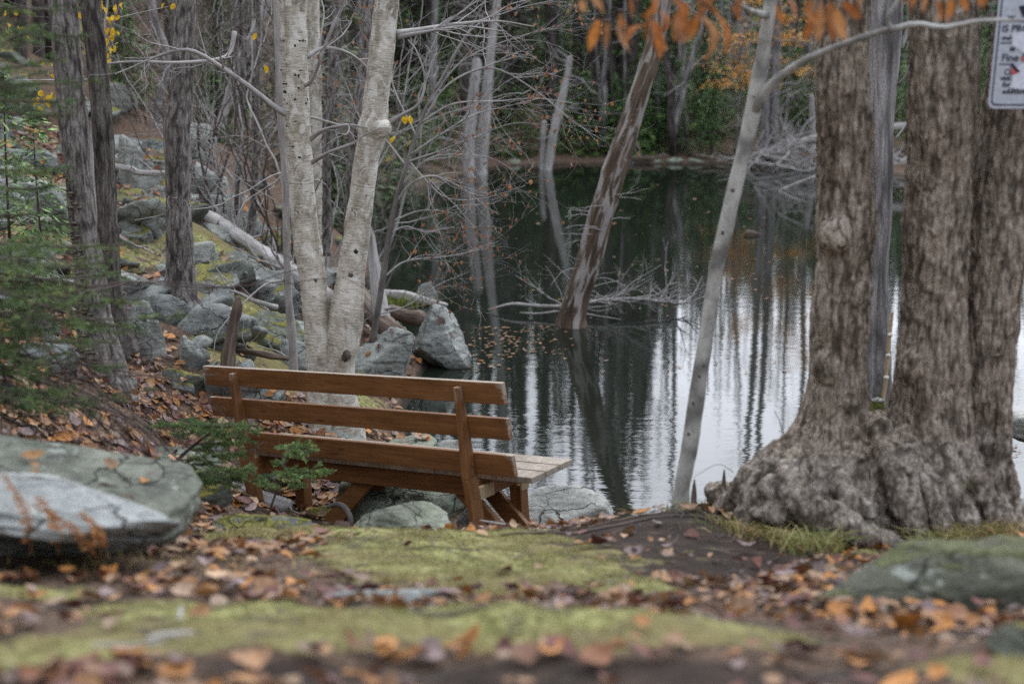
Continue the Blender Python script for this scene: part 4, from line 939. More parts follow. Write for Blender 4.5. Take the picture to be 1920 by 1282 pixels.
for k in range(16):
    px = r.uniform(20,580); py = r.uniform(300,660); g_ = ground_at(px,py,8.5)
    if g_[0] > -1.7: continue
    a_ = r.uniform(0,3.14); L_b = r.uniform(.5,1.5); e0 = g_+np.array([math.cos(a_),math.sin(a_)*.6,0])*L_b*.5; e1 = g_-np.array([math.cos(a_),math.sin(a_)*.6,0])*L_b*.5
    for e in (e0,e1): e[2] = h1(e[0],e[1])+r.uniform(.04,.22)
    t = thing('fallen_branch','dead grey branch dropped across the rocks of the left slope','branch',e0,'dead branches on the left slope')
    b = MB(); c_ = line(e0,e1,12,.05,r); tube(b,c_,np.linspace(r.uniform(.012,.03),.005,12),6); b.build('limb',MAT['twig'],t); b = None
    for q in range(4):
        b = MB(); i = r.integers(3,11); twigs(b,c_[i],unit(e1-e0)+np.array([r.normal()*.6,r.normal()*.6,abs(r.normal())*.6]),r.uniform(.2,.6),.006,1,r,nk=3); b.build('branch',MAT['twig'],t)
# mossy clump on the sunken log
b = MB(); r = np.random.default_rng(61); c0 = P(752,572,17)
for k in range(420):
    c = c0+np.array([r.normal()*.16,r.normal()*.12,abs(r.normal())*.05-.03]); d = unit(np.array([r.normal()*.4,r.normal()*.4,1])); s = unit(np.cross(d,r.normal(size=3)))*.008; l = r.uniform(.04,.11)
    b.add([c-s,c+s,c+d*l],None,[[0,1,2]],np.array((.14,.17,.03))*r.uniform(.6,1.5))
tag(b.build('moss_clump',MAT['leaf'],None,c0),'bright moss clump growing on the half-sunken log','moss')

# ------------------------------------------------------------------ bare thicket behind the birch
def shrub(label,px,py,Yd,n,hmin,hmax,seed,spread=.5,lean=(0,0),mat='twig',leaf=None,name='bare_shrub',r0=.008,depth=2,nk=5):
    r = np.random.default_rng(seed); base = P(px,py,Yd); base[2] = h1(base[0],base[1]); t = thing(name,label,'shrub',base)
    b = MB(); lf = MB() if leaf is not None else None
    for k in range(n):
        h = r.uniform(hmin,hmax); d = np.array([r.normal()*spread*.6+lean[0],r.normal()*spread*.5+lean[1],1.]); p0 = base+np.array([r.normal()*.09,r.normal()*.09,-.05])
        twigs(b,p0,d,h,r0*r.uniform(.6,1.3)*math.sqrt(h/2),depth,r,.7,.12,nk,None if lf is None else (lf,leaf[0],leaf[1],leaf[2]),4)
    b.build('stems',MAT[mat],t)
    if lf is not None and lf.n: lf.build('leaves',MAT['leaf_hang'],t)
    return t
bl = (.03,.04,BROWN_L)
shrub('grey bare thicket shrub rising right of the third trunk',400,440,17,10,2.0,4.2,201,.6,mat='twig_brown')
shrub('dense grey-stemmed bare shrub filling the space left of the birch',455,470,16.4,12,2.5,5,202,.5)
shrub('bare twiggy shrub close behind the left birch stem',510,470,15.5,11,2.5,4.8,203,.45,mat='twig_brown')
shrub('bare grey shrub seen between the two birch stems',600,470,15,10,2.2,4.5,204,.4)
shrub('purplish bare shrub by the shore right of the birch',690,430,19,5,1.5,3.4,205,.5,leaf=bl,mat='twig_mid')
shrub('far grey shrub on the left shore with a few brown leaves',730,380,24,4,1.5,3.0,206,.5,leaf=bl,mat='twig_mid')
shrub('low shrub with brown leaves on the far left shore under the snags',800,335,33,7,.8,2.0,207,.7,leaf=(.07,.06,BROWN_L))
shrub('brown-leaved shrub at the foot of the left pale snag',850,318,38.5,7,.7,1.6,208,.7,leaf=(.08,.06,BROWN_L))
shrub('bare shrub between the second and third trunks on the slope',270,260,20,9,1.2,3,209,.7,mat='twig_brown')
shrub('tangled bare shrub above the pale fallen log',400,360,19,10,1.2,3,210,.9)
shrub('wispy bare shrub behind the swollen kinked trunk',330,300,20,9,2,4,211,.6,mat='twig_brown')
shrub('dry brown shrub of fine twigs at the left end of the bench',330,800,7.9,12,.3,.6,212,1.3,(.5,0),'twig_brown',None,'bare_shrub',.005,2,4)
shrub('dry dead brush below the spruce sprays at the left edge',130,790,7.0,9,.3,.6,213,1.4,(.4,0),'twig_brown',None,'bare_shrub',.005,2,4)
# grey trunks standing in the thicket
def TH(label,rows,mat='bark_grey',seed=0): stem('bare_tree',label,'tree',rows,mat,60,14,.012,None,seed)
TH('dark grey trunk slanting behind the right birch stem',[(640,668,480,14.5),(643,670,420,14.5),(650,678,320,14.5),(660,692,200,14.5),(672,703,100,14.5),(680,708,0,14.5),(690,714,-300,14.5)],'bark_grey',1)
TH('pale birchlike trunk partly hidden behind the left birch stem',[(578,606,470,15.5),(578,604,380,15.5),(579,604,280,15.5),(578,602,150,15.5),(574,598,0,15.5),(570,590,-300,15.5)],'birch',2)
TH('slim brown-grey trunk between the two birch stems',[(604,620,480,14.8),(605,620,330,14.8),(612,628,180,14.8),(620,634,60,14.8),(626,640,-60,14.8),(632,642,-400,14.8)],'bark_grey',3)
TH('slender grey stem left of the left birch stem, nearer of two',[(462,476,480,16),(468,481,380,16),(474,486,260,16),(478,489,120,16),(480,490,0,16),(484,492,-300,16)],'bark_grey',4)
TH('slender grey stem left of the left birch stem, farther of two',[(436,450,450,17),(441,454,350,17),(446,457,230,17),(452,462,100,17),(458,467,0,17)],'bark_grey',5)
TH('pale leaning stem crossing the upper thicket',[(405,420,240,18),(425,440,170,18),(445,460,110,18),(470,486,60,18),(500,514,-20,18)],'pale',6)
TH('crooked grey stem seen left of the third trunk',[(285,297,240,19),(292,304,190,19),(306,317,140,19),(310,320,100,19),(290,301,50,19),(280,290,0,19),(276,284,-80,19)],'bark_far',7)
TH('dim trunk far up the slope behind the first trunk',[(24,50,205,21),(26,50,100,21),(28,50,0,21),(30,50,-300,21)],'bark_dark',8)
TH('dim trunk far up the slope between the first two trunks and the edge',[(62,84,210,22),(62,84,120,22),(60,82,0,22),(60,80,-300,22)],'bark_dark',9)
TH('slender dark trunk standing behind the second trunk',[(208,226,230,22),(210,228,100,22),(210,226,0,22),(212,224,-300,22)],'bark_dark',10)
r = np.random.default_rng(55); lst = sorted(r.uniform(370,720,11)); cnt_=0
for k,px in enumerate(lst):
    yy = r.uniform(24,40); b0 = P(px,300,yy); z = h1(b0[0],b0[1]); hh = r.uniform(7,11); tt = np.linspace(0,1,9); l = r.normal(0,.05)
    pts = np.stack([b0[0]+l*hh*tt+np.cumsum(r.normal(size=9))*.03,b0[1]+0*tt,z-.2+hh*tt],-1)
    t = thing('bare_tree',f'{ordn[k]} thin bare tree from the left standing deep in the thicket','tree',pts[0],'thin trees in the thicket')
    b = MB(); tube(b,pts,r.uniform(.04,.09)*(1-.8*tt),7); b.build('trunk',MAT['bark_grey'],t); b = MB()
    for q in range(12):
        i = r.integers(1,8); an = r.uniform(0,6.28); twigs(b,pts[i],np.array([math.cos(an),math.sin(an),.5]),r.uniform(.8,2.2),.013,1,r,nk=3,seg=3)
    b.build('crown',MAT['twig_brown'],t)
# conifers up the left slope
cnt = {}
r = np.random.default_rng(321); L_ = []
for k in range(26): L_.append((r.uniform(-260,640),r.uniform(24,38),r.uniform(7,12),r.uniform(1.4,2.4)))
L_.sort()
for k,(px,yy,h,w) in enumerate(L_):
    seg_ = 'left of the second trunk' if px<200 else 'between the second and third trunks' if px<340 else 'between the third trunk and the birch' if px<540 else 'behind the birch stems'
    cnt[seg_] = cnt.get(seg_,0)+1
    conifer(f'{ordn[cnt[seg_]-1]} shadowy spruce from left up the slope {seg_}',(px-960)/FPX*yy,yy,h,w,3000+k,.05,.9,group='spruces up the left slope',fine=.7,gpal=GREEN*.62)  # palette darkened to put the slope wood's shade into the needle colour
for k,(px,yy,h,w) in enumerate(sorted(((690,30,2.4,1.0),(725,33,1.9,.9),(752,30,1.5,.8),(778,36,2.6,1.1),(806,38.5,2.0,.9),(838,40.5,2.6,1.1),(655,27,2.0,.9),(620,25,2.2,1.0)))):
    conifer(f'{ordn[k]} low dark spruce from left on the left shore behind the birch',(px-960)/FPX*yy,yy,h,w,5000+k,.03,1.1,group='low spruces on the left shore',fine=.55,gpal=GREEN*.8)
BR = GREEN*1.35
conifer('young bright spruce between the first trunk and the left edge',(75-960)/FPX*12.5,12.5,1.25,.5,41,.02,.9,group=None,gpal=BR,fine=.4)
conifer('young spruce at the left edge in front of the first trunk stones',(20-960)/FPX*10.5,10.5,1.7,.7,42,.02,.7,group=None,gpal=BR,fine=.35)
conifer('small spruce behind the leaf bank right of the second trunk',(250-960)/FPX*21,21,1.3,.6,43,.02,1.5,group=None,gpal=BR,fine=.5)
conifer('small green spruce up the slope beside the kinked trunk',(410-960)/FPX*24,24,3.2,1.0,44,.02,1.3,group=None,gpal=BR,fine=.6)

# beech shrub with long arching sprays and last brown leaves over the water
r = np.random.default_rng(88); YBe = 13.2
t = thing('beech_sapling','leaning beech sapling with arching grey sprays and brown leaves over the pond','sapling',P(698,625,YBe))
b = MB(); limb_px(b,[(698,640,YBe,.035),(712,560,YBe,.03),(728,450,YBe,.028),(742,380,YBe,.024),(765,300,YBe,.02),(800,200,YBe+.2,.016),(850,110,YBe+.3,.012),(900,20,YBe+.4,.008),(930,-60,YBe+.5,.004)],50,9)
b.build('trunk',MAT['twig_mid'],t); lf = MB()
ARC = [[(742,380,.012),(770,345,.011),(810,330,.010),(850,345,.007),(900,368,.004),(940,352,.002)],
 [(720,520,.010),(760,490,.008),(830,482,.006),(890,470,.004),(935,452,.002)],
 [(728,440,.010),(760,425,.007),(800,435,.006),(850,425,.003)],
 [(735,415,.009),(790,395,.006),(850,400,.004),(880,420,.002)],
 [(770,290,.011),(830,250,.009),(890,215,.007),(950,200,.005),(1010,185,.003)],
 [(775,270,.011),(820,180,.010),(870,140,.010),(920,128,.009),(960,142,.008),(1010,175,.007),(1060,215,.005),(1100,245,.004),(1135,266,.002)],
 [(790,230,.010),(850,195,.008),(930,190,.006),(1010,185,.004),(1080,195,.002)],
 [(750,350,.010),(800,300,.008),(860,290,.006),(930,300,.004),(990,345,.002)],
 [(800,200,.010),(860,120,.008),(940,80,.006),(1030,55,.004),(1080,60,.002)],
 [(815,170,.010),(880,60,.008),(960,20,.006),(1040,0,.003)],
 [(705,590,.008),(760,575,.006),(820,535,.004),(880,510,.002)],
 [(760,310,.010),(720,260,.008),(680,230,.006),(650,160,.003)],
 [(780,255,.010),(740,170,.008),(720,90,.006),(710,20,.003)],
 [(760,305,.010),(820,285,.008),(880,262,.006),(960,232,.004),(1030,235,.002)],
 [(765,300,.010),(800,340,.008),(840,372,.006),(905,372,.004),(985,348,.002)]]
for q,a in enumerate(ARC):
    b = MB(); dy = r.uniform(-.6,.6); pts,rr_ = limb_px(b,[(x,y,YBe+dy*k/len(a),w) for k,(x,y,w) in enumerate(a)],24,5)
    for k in range(15):
        i = r.integers(5,23); d = unit(pts[i]-pts[i-1])+np.array([r.normal()*.5,r.normal()*.4,r.normal()*.45])
        twigs(b,pts[i],d,r.uniform(.25,.75),rr_[i]*.55,1,r,.6,0,3,(lf,.16,.042,BROWN_L),4)
    b.build('branch',MAT['twig'],t)
lf.build('leaves',MAT['leaf_hang'],t)
t = thing('beech_sapling','second beech sapling behind the right birch stem with fine grey sprays','sapling',P(760,420,22))
b = MB(); lf = MB(); r = np.random.default_rng(89)
for s in range(2):
    base = P(690+22*s,430-14*s,20+s); base[2] = h1(base[0],base[1])
    twigs(b,base,np.array([.35,0,1.]),r.uniform(2.6,4.0),.014,3,r,.75,.05,5,(lf,.03,.045,BROWN_L),5)
b.build('branch',MAT['twig'],t); lf.build('leaves',MAT['leaf_hang'],t)
t = thing('birch_sapling','sapling carrying a few yellow leaves behind the first trunk','sapling',P(170,520,11.4))
b = MB(); lf = MB(); r = np.random.default_rng(90)
p_,_ = limb_px(b,[(185,470,11.2,.02),(172,300,11.2,.016),(180,150,11.2,.012),(200,20,11.2,.008),(215,-120,11.2,.004)],20,6)
for a in ([(178,150,11.2,.006),(120,150,10.8,.004),(10,150,9.5,.002)],[(176,200,11.2,.006),(110,190,11,.004),(70,190,10.6,.002)],[(190,80,11.2,.006),(205,60,11,.004),(220,20,10.9,.002)],[(195,40,11.2,.005),(260,25,11.2,.004),(318,12,11.2,.002)]):
    limb_px(b,a,12,4)
b.build('trunk',MAT['twig'],t)
for px,py,n in ((205,70,16),(212,55,10),(200,95,10),(85,180,12),(70,190,8),(10,50,6),(40,55,6),(230,15,5),(310,12,3),(150,20,5),(160,100,5),(92,130,4),(190,20,7)):
    for k in range(n): leaf_quads(lf,P(px+r.normal()*9,py+r.normal()*13,11.1+r.normal()*.15),np.array([0,0,1.]),r.uniform(.035,.06),r,YEL[r.integers(0,3)],upv=np.array([r.normal()*.5,r.normal()*.5,-1]))
for px,py in ((478,70),(520,60),(518,90),(500,130),(700,255),(760,225),(735,262),(765,270),(768,225),(728,300)): leaf_quads(lf,P(px,py,11.5),np.array([0,0,1.]),.07,r,YEL[r.integers(0,3)]*.9,upv=np.array([r.normal()*.5,0,-1]))
lf.build('leaves',MAT['leaf_hang'],t)

# ------------------------------------------------------------------ near spruce at the left edge: real needles
def needle_twig(mb, pts, L_n, r, dens=520, col=None, wd=.0017):
    seg = np.diff(pts,axis=0); ln = np.linalg.norm(seg,axis=1); tot = ln.sum(); n = int(tot*dens)
    if n < 2: return
    s = r.uniform(0,tot,n); cum = np.concatenate([[0],np.cumsum(ln)]); i = np.clip(np.searchsorted(cum,s)-1,0,len(seg)-1)
    c = pts[i]+seg[i]*((s-cum[i])/np.maximum(ln[i],1e-9))[:,None]; ax = unit(seg[i])
    rd = r.normal(size=(n,3)); rd = unit(rd-ax*(rd*ax).sum(1)[:,None]); rd[:,2] += .25
    d = unit(rd+ax*.75)*(L_n*r.uniform(.7,1.15,n))[:,None]; w = unit(np.cross(d,r.normal(size=(n,3))))*wd
    V = np.stack([c-w,c+w,c+d*.6+w*.8,c+d],1).reshape(-1,3); o = np.arange(n)[:,None]*4
    T = np.concatenate([o+[0,1,2],o+[0,2,3]],0)
    cc = np.asarray(col)*r.uniform(.7,1.4,(n,1)); mb.add(V,None,T,np.repeat(cc,4,0))
SPG = np.array([(.075,.120,.040),(.092,.142,.045),(.055,.092,.036),(.12,.165,.055)])
def spruce_spray(wood, need, p0, p1, r, droop=.06, tw=.9, bare=.25, wr=.010, dens=520, Ln=.014, bright=1.0):
    p0 = np.asarray(p0); p1 = np.asarray(p1); L = np.linalg.norm(p1-p0); k = 16; pts = line(p0,p1,k,.015,r); t = np.linspace(0,1,k); pts[:,2] -= droop*L*np.sin(t*np.pi)
    tube(wood,pts,np.linspace(wr,wr*.22,k),5); dr = unit(p1-p0); sd = unit(np.cross(dr,[0,0,1])); col = SPG[r.integers(0,4)]*bright
    needle_twig(need,pts[int(k*bare)+2:],Ln,r,dens,col)
    n = int(L*17*tw)
    for q in range(n):
        u = r.uniform(bare*.7,.98); c = pts[int(u*(k-1))]; sgn = 1 if q%2 else -1
        l = L*.36*(1.08-u)*r.uniform(.6,1.25)+.035; d = unit(dr*.75+sd*sgn*.8+r.normal(size=3)*.18+np.array([0,0,-.08]))
        tp = line(c,c+d*l,6,.03,r); tube(wood,tp,np.linspace(.003,.0012,6),3,cap=False); cl = SPG[r.integers(0,4)]*bright*r.uniform(.8,1.2)
        needle_twig(need,tp,Ln,r,dens,cl)
        for s in range(int(l*24)):
            u2 = r.uniform(.2,.95); c2 = tp[int(u2*5)]; d2 = unit(d*.8+unit(np.cross(d,[0,0,1]))*r.choice([-1,1])*.7+r.normal(size=3)*.2); l2 = l*.42*r.uniform(.5,1.2)*(1.1-u2*.6)+.015
            needle_twig(need,line(c2,c2+d2*l2,4,.02,r),Ln,r,dens,cl*r.uniform(.85,1.25))
r = np.random.default_rng(17); tx, ty = -2.55, 5.9
t = thing('spruce_tree','near spruce whose soft green branches reach in from the left edge','tree',(tx,ty,h1(tx,ty)))
b = MB(); tube(b,np.array([[tx,ty,h1(tx,ty)-.1],[tx,ty,3],[tx+.05,ty,5],[tx,ty,7.5]]),[.10,.085,.06,.02],12); b.build('trunk',MAT['bark_dark'],t)
SPR = [(185,70,5.7),(150,20,5.9),(120,110,5.5),(185,190,5.6),(140,215,5.8),(60,160,5.4),(200,150,6.0),(70,60,5.3),(130,310,7.0),(100,350,6.8),(60,400,6.4),
 (275,455,5.9),(240,485,5.6),(300,505,6.2),(355,590,6.1),(285,560,5.7),(250,610,5.6),(205,640,5.4),(230,690,5.7),(170,560,5.3),(120,490,5.2),(90,590,5.3),(110,690,5.4),(180,760,5.5),(250,750,5.9),(60,760,5.2),(300,730,6.2),(210,545,6.4),(130,640,6.0),(50,530,5.9),(60,680,5.8)]
for k,(px,py,yy) in enumerate(SPR):
    e = P(px,py,yy); p0 = np.array([tx,ty,e[2]+r.uniform(.0,.18)]); wd_ = MB(); nd_ = MB()
    spruce_spray(wd_,nd_,p0,e,r,.04,.75 if py>420 else 1.0,.35 if py>420 else .25,.009,330,.0165,1.3 if py>420 else 1.05)
    br_ = wd_.build('branch',MAT['twig_brown'],t); nd_.build('needles',MAT['needles'],br_)
wd_ = MB()
for k in range(24):      # dead lower boughs
    p0 = np.array([tx,ty,r.uniform(1.6,2.5)]); e = P(r.uniform(80,420),r.uniform(600,830),r.uniform(5.4,7)); d = e-p0; twigs(wd_,p0+d*.15,d,np.linalg.norm(d)*.85,.007,2,r,.5,-.05,5,None,4)
wd_.build('dead_bough',MAT['twig_brown'],t)
def small_spruce(label,stem_rows,tips,seed,bright):
    r = np.random.default_rng(seed); base = P(*stem_rows[0][:3]); t = thing('spruce_sapling',label,'sapling',base); b = MB(); pts,_ = limb_px(b,stem_rows,14,6); b.build('stem',MAT['twig_brown'],t)
    wd_ = MB(); nd_ = MB()
    for px,py,yy in tips:
        e = P(px,py,yy); i = np.argmin(np.linalg.norm(pts-e,axis=1)*.4+np.abs(pts[:,2]-(e[2]-.02))); spruce_spray(wd_,nd_,pts[i],e,r,-.03,1.8,.05,.004,900,.016,bright*1.15)
        spruce_spray(wd_,nd_,pts[i]+(e-pts[i])*.4,e+r.normal(size=3)*.035,r,-.02,1.5,.1,.003,900,.016,bright*1.15)
    wd_.build('branch',MAT['twig_brown'],t); nd_.build('needles',MAT['needles'],t)
small_spruce('small spruce sapling tip standing in front of the lower bench plank',[(497,985,7.5,.007),(515,930,7.5,.006),(532,880,7.5,.005),(540,842,7.5,.003)],[(582,838,7.4),(520,862,7.6),(560,830,7.5),(612,886,7.4),(590,900,7.3),(480,905,7.5),(500,915,7.4),(545,900,7.2),(560,858,7.3),(535,835,7.6),(570,912,7.5)],1,1.55)
small_spruce('spruce sapling reaching across the left leg of the bench',[(300,900,6.9,.012),(345,850,6.9,.009),(390,815,6.9,.006),(420,800,6.9,.003)],[(470,800,6.8),(445,830,6.9),(420,785,7),(400,850,6.8),(370,800,6.8),(455,850,7),(480,880,7.1),(500,905,7.1),(430,895,7.0),(350,790,6.9),(390,870,6.9),(330,820,6.7),(290,800,6.7),(440,805,7.0),(465,820,6.8)],2,1.25)
# ------------------------------------------------------------------ the bench
R_end = P(943,739,8.0)
lo, hi = 8.0, 13.0
for _ in range(50):
    m_ = (lo+hi)/2
    if np.linalg.norm(P(383,704,m_)-R_end) < 2.44: lo = m_
    else: hi = m_
L_end = P(383,704,lo); bx = unit(R_end-L_end); bz = unit(np.array([0,0,1.])-bx*bx[2]); by = np.cross(bz,bx)
BO = (R_end) - bz*.95          # under the right end of the top plank, at ground level
bench = thing('park_bench','brown stained plank bench facing the pond with grey worn edges','bench',tuple(BO-bx*1.2))
def bpt(x,y,z): return BO+bx*x+by*y+bz*z
def board(name, pts8, mat='bench', bev=.006, wear=None, along=0, parent=None):
    "a bevelled board from 8 local corners, bottom ring then top ring"
    bm = bmesh.new(); vs = [bm.verts.new(q) for q in pts8]
    for f in ((3,2,1,0),(4,5,6,7),(0,1,5,4),(1,2,6,5),(2,3,7,6),(3,0,4,7)): bm.faces.new([vs[k] for k in f])
    bmesh.ops.recalc_face_normals(bm, faces=bm.faces)
    bmesh.ops.bevel(bm, geom=bm.edges[:], offset=bev, segments=2, affect='EDGES', profile=.6)
    for it in range(40):
        e = [q for q in bm.edges if q.calc_length() > .14]
        if not e: break
        bmesh.ops.subdivide_edges(bm, edges=e, cuts=1)
    bmesh.ops.triangulate(bm, faces=[f for f in bm.faces if len(f.verts) > 4])
    co = np.array([v.co[:] for v in bm.verts]); F = [[v.index for v in f.verts] for f in bm.faces]; bm.verts.index_update(); F = [[v.index for v in f.verts] for f in bm.faces]; bm.free()
    Vw = np.array([bpt(*c) for c in co]); w = np.zeros(len(co)) if wear is None else wear(co)
    order = [0,1,2] if along == 0 else [2,0,1] if along == 2 else [1,0,2]
    bm2 = MB(); q4 = [f for f in F if len(f)==4]; q3 = [f for f in F if len(f)==3]
    bm2.add(Vw, q4, q3, np.stack([w]*3,-1), co[:,order]+np.array([len(name)*.37+co[0].sum()*3.1,0,co[0,2]*2])); o = bm2.build(name, MAT[mat], parent or bench, smooth=False); return o
def bbox(x0,x1,y0,y1,z0,z1): return [(x0,y0,z0),(x1,y0,z0),(x1,y1,z0),(x0,y1,z0),(x0,y0,z1),(x1,y0,z1),(x1,y1,z1),(x0,y1,z1)]
# back planks recline: y grows toward the seat as z falls
TR = math.tan(rad(8.5)); ry = lambda z: (.95-z)*TR
def plank(x0,x1,zc,hw,top):
    z0,z1 = zc-hw/2, zc+hw/2; th = .038
    pts = [(x0,ry(z0),z0),(x1,ry(z0),z0),(x1,ry(z0)+th,z0),(x0,ry(z0)+th,z0),(x0,ry(z1),z1),(x1,ry(z1),z1),(x1,ry(z1)+th,z1),(x0,ry(z1)+th,z1)]
    def wear(c): return np.clip((c[:,2]-(z1-.012))/.012,0,1)*top+np.clip((np.abs(c[:,0]-(x0+x1)/2)-(x1-x0)/2+.02)/.02,0,1)*.6
    return board('back_plank',pts,wear=wear)
plank(-2.44,0,.95,.135,.95); plank(-2.44,-.005,.732,.135,.35); plank(-2.17,-.01,.502,.135,.45)
# seat of three boards, cantilevered ends
def sw(c): return 1.0+0*c[:,2]
for k,(y0,y1) in enumerate(((.165,.315),(.323,.473),(.481,.631))): board('seat_board',bbox(-2.40,.05-.0*k,y0,y1,.378+.002*k,.416+.002*k),'seat',.005,sw)
PX = (-.30,-2.14)
for q,x in enumerate(PX):
    w = .038
    # reclined rear post, tapered toward the top
    zb, zs, zt = -.18, .42, .985
    
    def yo(z): return ry(z)-.001
    pts = [(x-w/2,yo(zs)-.112,zs),(x+w/2,yo(zs)-.112,zs),(x+w/2,yo(zs),zs),(x-w/2,yo(zs),zs),(x-w/2,yo(zt)-.045,zt),(x+w/2,yo(zt)-.045,zt),(x+w/2,yo(zt),zt),(x-w/2,yo(zt),zt)]
    lp = [(x-w/2,yo(zb)-.115,zb),(x+w/2,yo(zb)-.115,zb),(x+w/2,yo(zb),zb),(x-w/2,yo(zb),zb)]+pts[:4]
    def wear(c): return .44+.22*np.clip((c[:,2]-.88)/.1,0,1)
    board('rear_post',pts,wear=wear,along=2); board('leg',lp,wear=wear,along=2)
    board('seat_bearer',bbox(x-.06,x-.022,ry(.36)-.02,.60,.25,.375),along=1)
    board('leg',bbox(x-.062,x+.022,.515,.60,-.28,.247),wear=wear,along=2)
    if q == 0:
        board('cleat',bbox(x-.019,x+.012,ry(.36)+.0,ry(.36)+.165,.262,.342),'newwood',.003,along=1)
        board('cleat',bbox(x+.024,x+.037,.508,.597,.217,.352),'newwood',.003,along=2)
    # diagonal braces down to the posts
    sg = 1 if q == 0 else -1
    for y in (.255,.47):
        a, b_ = ((x-.27,.29),(x+.17,-.16)) if q == 0 else ((x+.86,.30),(x+.30,-.24)); hw = .06
        dx, dz = b_[0]-a[0], b_[1]-a[1]; ln_ = math.hypot(dx,dz); nx_, nz_ = -dz/ln_*hw, dx/ln_*hw
        pts = [(b_[0]-nx_,y,b_[1]-nz_),(b_[0]+nx_,y,b_[1]+nz_),(b_[0]+nx_,y+.038,b_[1]+nz_),(b_[0]-nx_,y+.038,b_[1]-nz_),(a[0]-nx_,y,a[1]-nz_),(a[0]+nx_,y,a[1]+nz_),(a[0]+nx_,y+.038,a[1]+nz_),(a[0]-nx_,y+.038,a[1]-nz_)]
        board('brace',pts)
board('beam',bbox(-2.2,-.345,.215,.253,.244,.374)); board('beam',bbox(-2.2,-.345,.42,.458,.244,.374))
bolt = m_flat('bolt_steel',(.10,.09,.085),.5,.5)
for x in PX:
    # screw heads show on the outer side of the post
    for z in (.42,.36,.29,.50,.33):
        b = MB(); V,F = ico(2); b.add(V*.006+bpt(x+.0195,ry(z)-.035,z),None,F); b.build('bolt',bolt,bench)

# ------------------------------------------------------------------ three-stemmed ridged tree on its burl, right foreground
YT = 6.4
def rmesh(parts_fn, voxel):
    b = MB(); parts_fn(b); me = b.mesh('tmp'); o = bpy.data.objects.new('tmp',me); COL.objects.link(o)
    m = o.modifiers.new('r','REMESH'); m.mode='VOXEL'; m.voxel_size=voxel; m2 = o.modifiers.new('s','SMOOTH'); m2.iterations=18; m2.factor=.5
    dg = bpy.context.evaluated_depsgraph_get(); e = o.evaluated_get(dg); me2 = e.to_mesh(); n = len(me2.vertices); V = np.zeros(n*3); me2.vertices.foreach_get('co',V); V = V.reshape(-1,3)
    N = np.zeros(n*3); me2.vertices.foreach_get('normal',N); N = N.reshape(-1,3)
    F = np.array([p.vertices[:] for p in me2.polygons if len(p.vertices)==4]); e.to_mesh_clear(); bpy.data.objects.remove(o); bpy.data.meshes.remove(me); return V,N,F
TR1 = path_px([(1392,1715,1010,YT),(1402,1705,955,YT),(1428,1690,900,YT),(1458,1672,850,YT),(1486,1645,805,YT),(1506,1630,765,YT),(1516,1624,715,YT),(1522,1624,640,YT),(1527,1628,560,YT),(1536,1637,430,YT),(1533,1635,300,YT),(1531,1631,200,YT),(1530,1626,100,YT),(1530,1624,0,YT),(1530,1618,-300,YT),(1535,1610,-800,YT)],70)
TR2 = path_px([(1590,1880,1010,YT),(1600,1862,955,YT),(1618,1845,900,YT),(1634,1832,850,YT),(1654,1822,800,YT),(1673,1815,740,YT),(1688,1812,640,YT),(1694,1810,560,YT),(1696,1812,430,YT),(1701,1822,300,YT),(1703,1829,200,YT),(1706,1831,100,YT),(1710,1833,0,YT),(1716,1832,-300,YT),(1725,1830,-800,YT)],70)
TR3 = path_px([(1755,1925,1010,YT+.1),(1768,1908,950,YT+.1),(1780,1898,880,YT+.1),(1789,1893,790,YT+.1),(1795,1900,680,YT+.1),(1800,1908,600,YT+.1),(1808,1920,480,YT+.1),(1822,1935,350,YT+.1),(1845,1955,220,YT+.1),(1860,1970,100,YT+.1),(1875,1985,0,YT+.1),(1905,2010,-300,YT+.1),(1950,2040,-800,YT+.1)],70)
ROOTS = [[(1500,800,6.33,.03),(1462,858,6.27,.055),(1432,905,6.22,.06),(1410,955,6.17,.055),(1398,1010,6.1,.04)],
 [(1520,820,6.27,.03),(1490,870,6.18,.055),(1482,915,6.08,.065),(1520,958,6.0,.065),(1575,985,5.95,.06),(1640,1008,5.93,.045),(1700,1025,5.92,.02)],
 [(1580,840,6.26,.03),(1575,890,6.14,.045),(1590,935,6.06,.045),(1630,965,6.02,.04)],
 [(1640,775,6.33,.035),(1660,830,6.22,.06),(1682,885,6.13,.062),(1700,940,6.06,.058),(1722,990,6.0,.045),(1740,1030,5.95,.03)],
 [(1690,800,6.24,.03),(1718,870,6.16,.05),(1748,930,6.1,.055),(1768,985,6.03,.045),(1780,1030,5.97,.03)],
 [(1775,800,6.3,.03),(1806,850,6.26,.05),(1838,910,6.2,.06),(1868,960,6.15,.055),(1900,1005,6.1,.04)],
 [(1740,850,6.22,.03),(1785,920,6.14,.045),(1812,970,6.07,.045),(1830,1020,6.0,.03)],
 [(1470,840,6.4,.05),(1410,900,6.42,.06),(1370,945,6.48,.05),(1335,965,6.52,.03)]]
BURLS = [(1446,918,6.12,.055),(1455,962,6.06,.05),(1505,935,6.04,.045),(1560,965,5.98,.045),(1648,800,6.25,.05),(1690,895,6.1,.045),(1600,985,5.95,.035),(1430,960,6.1,.045),(1830,905,6.18,.045)]
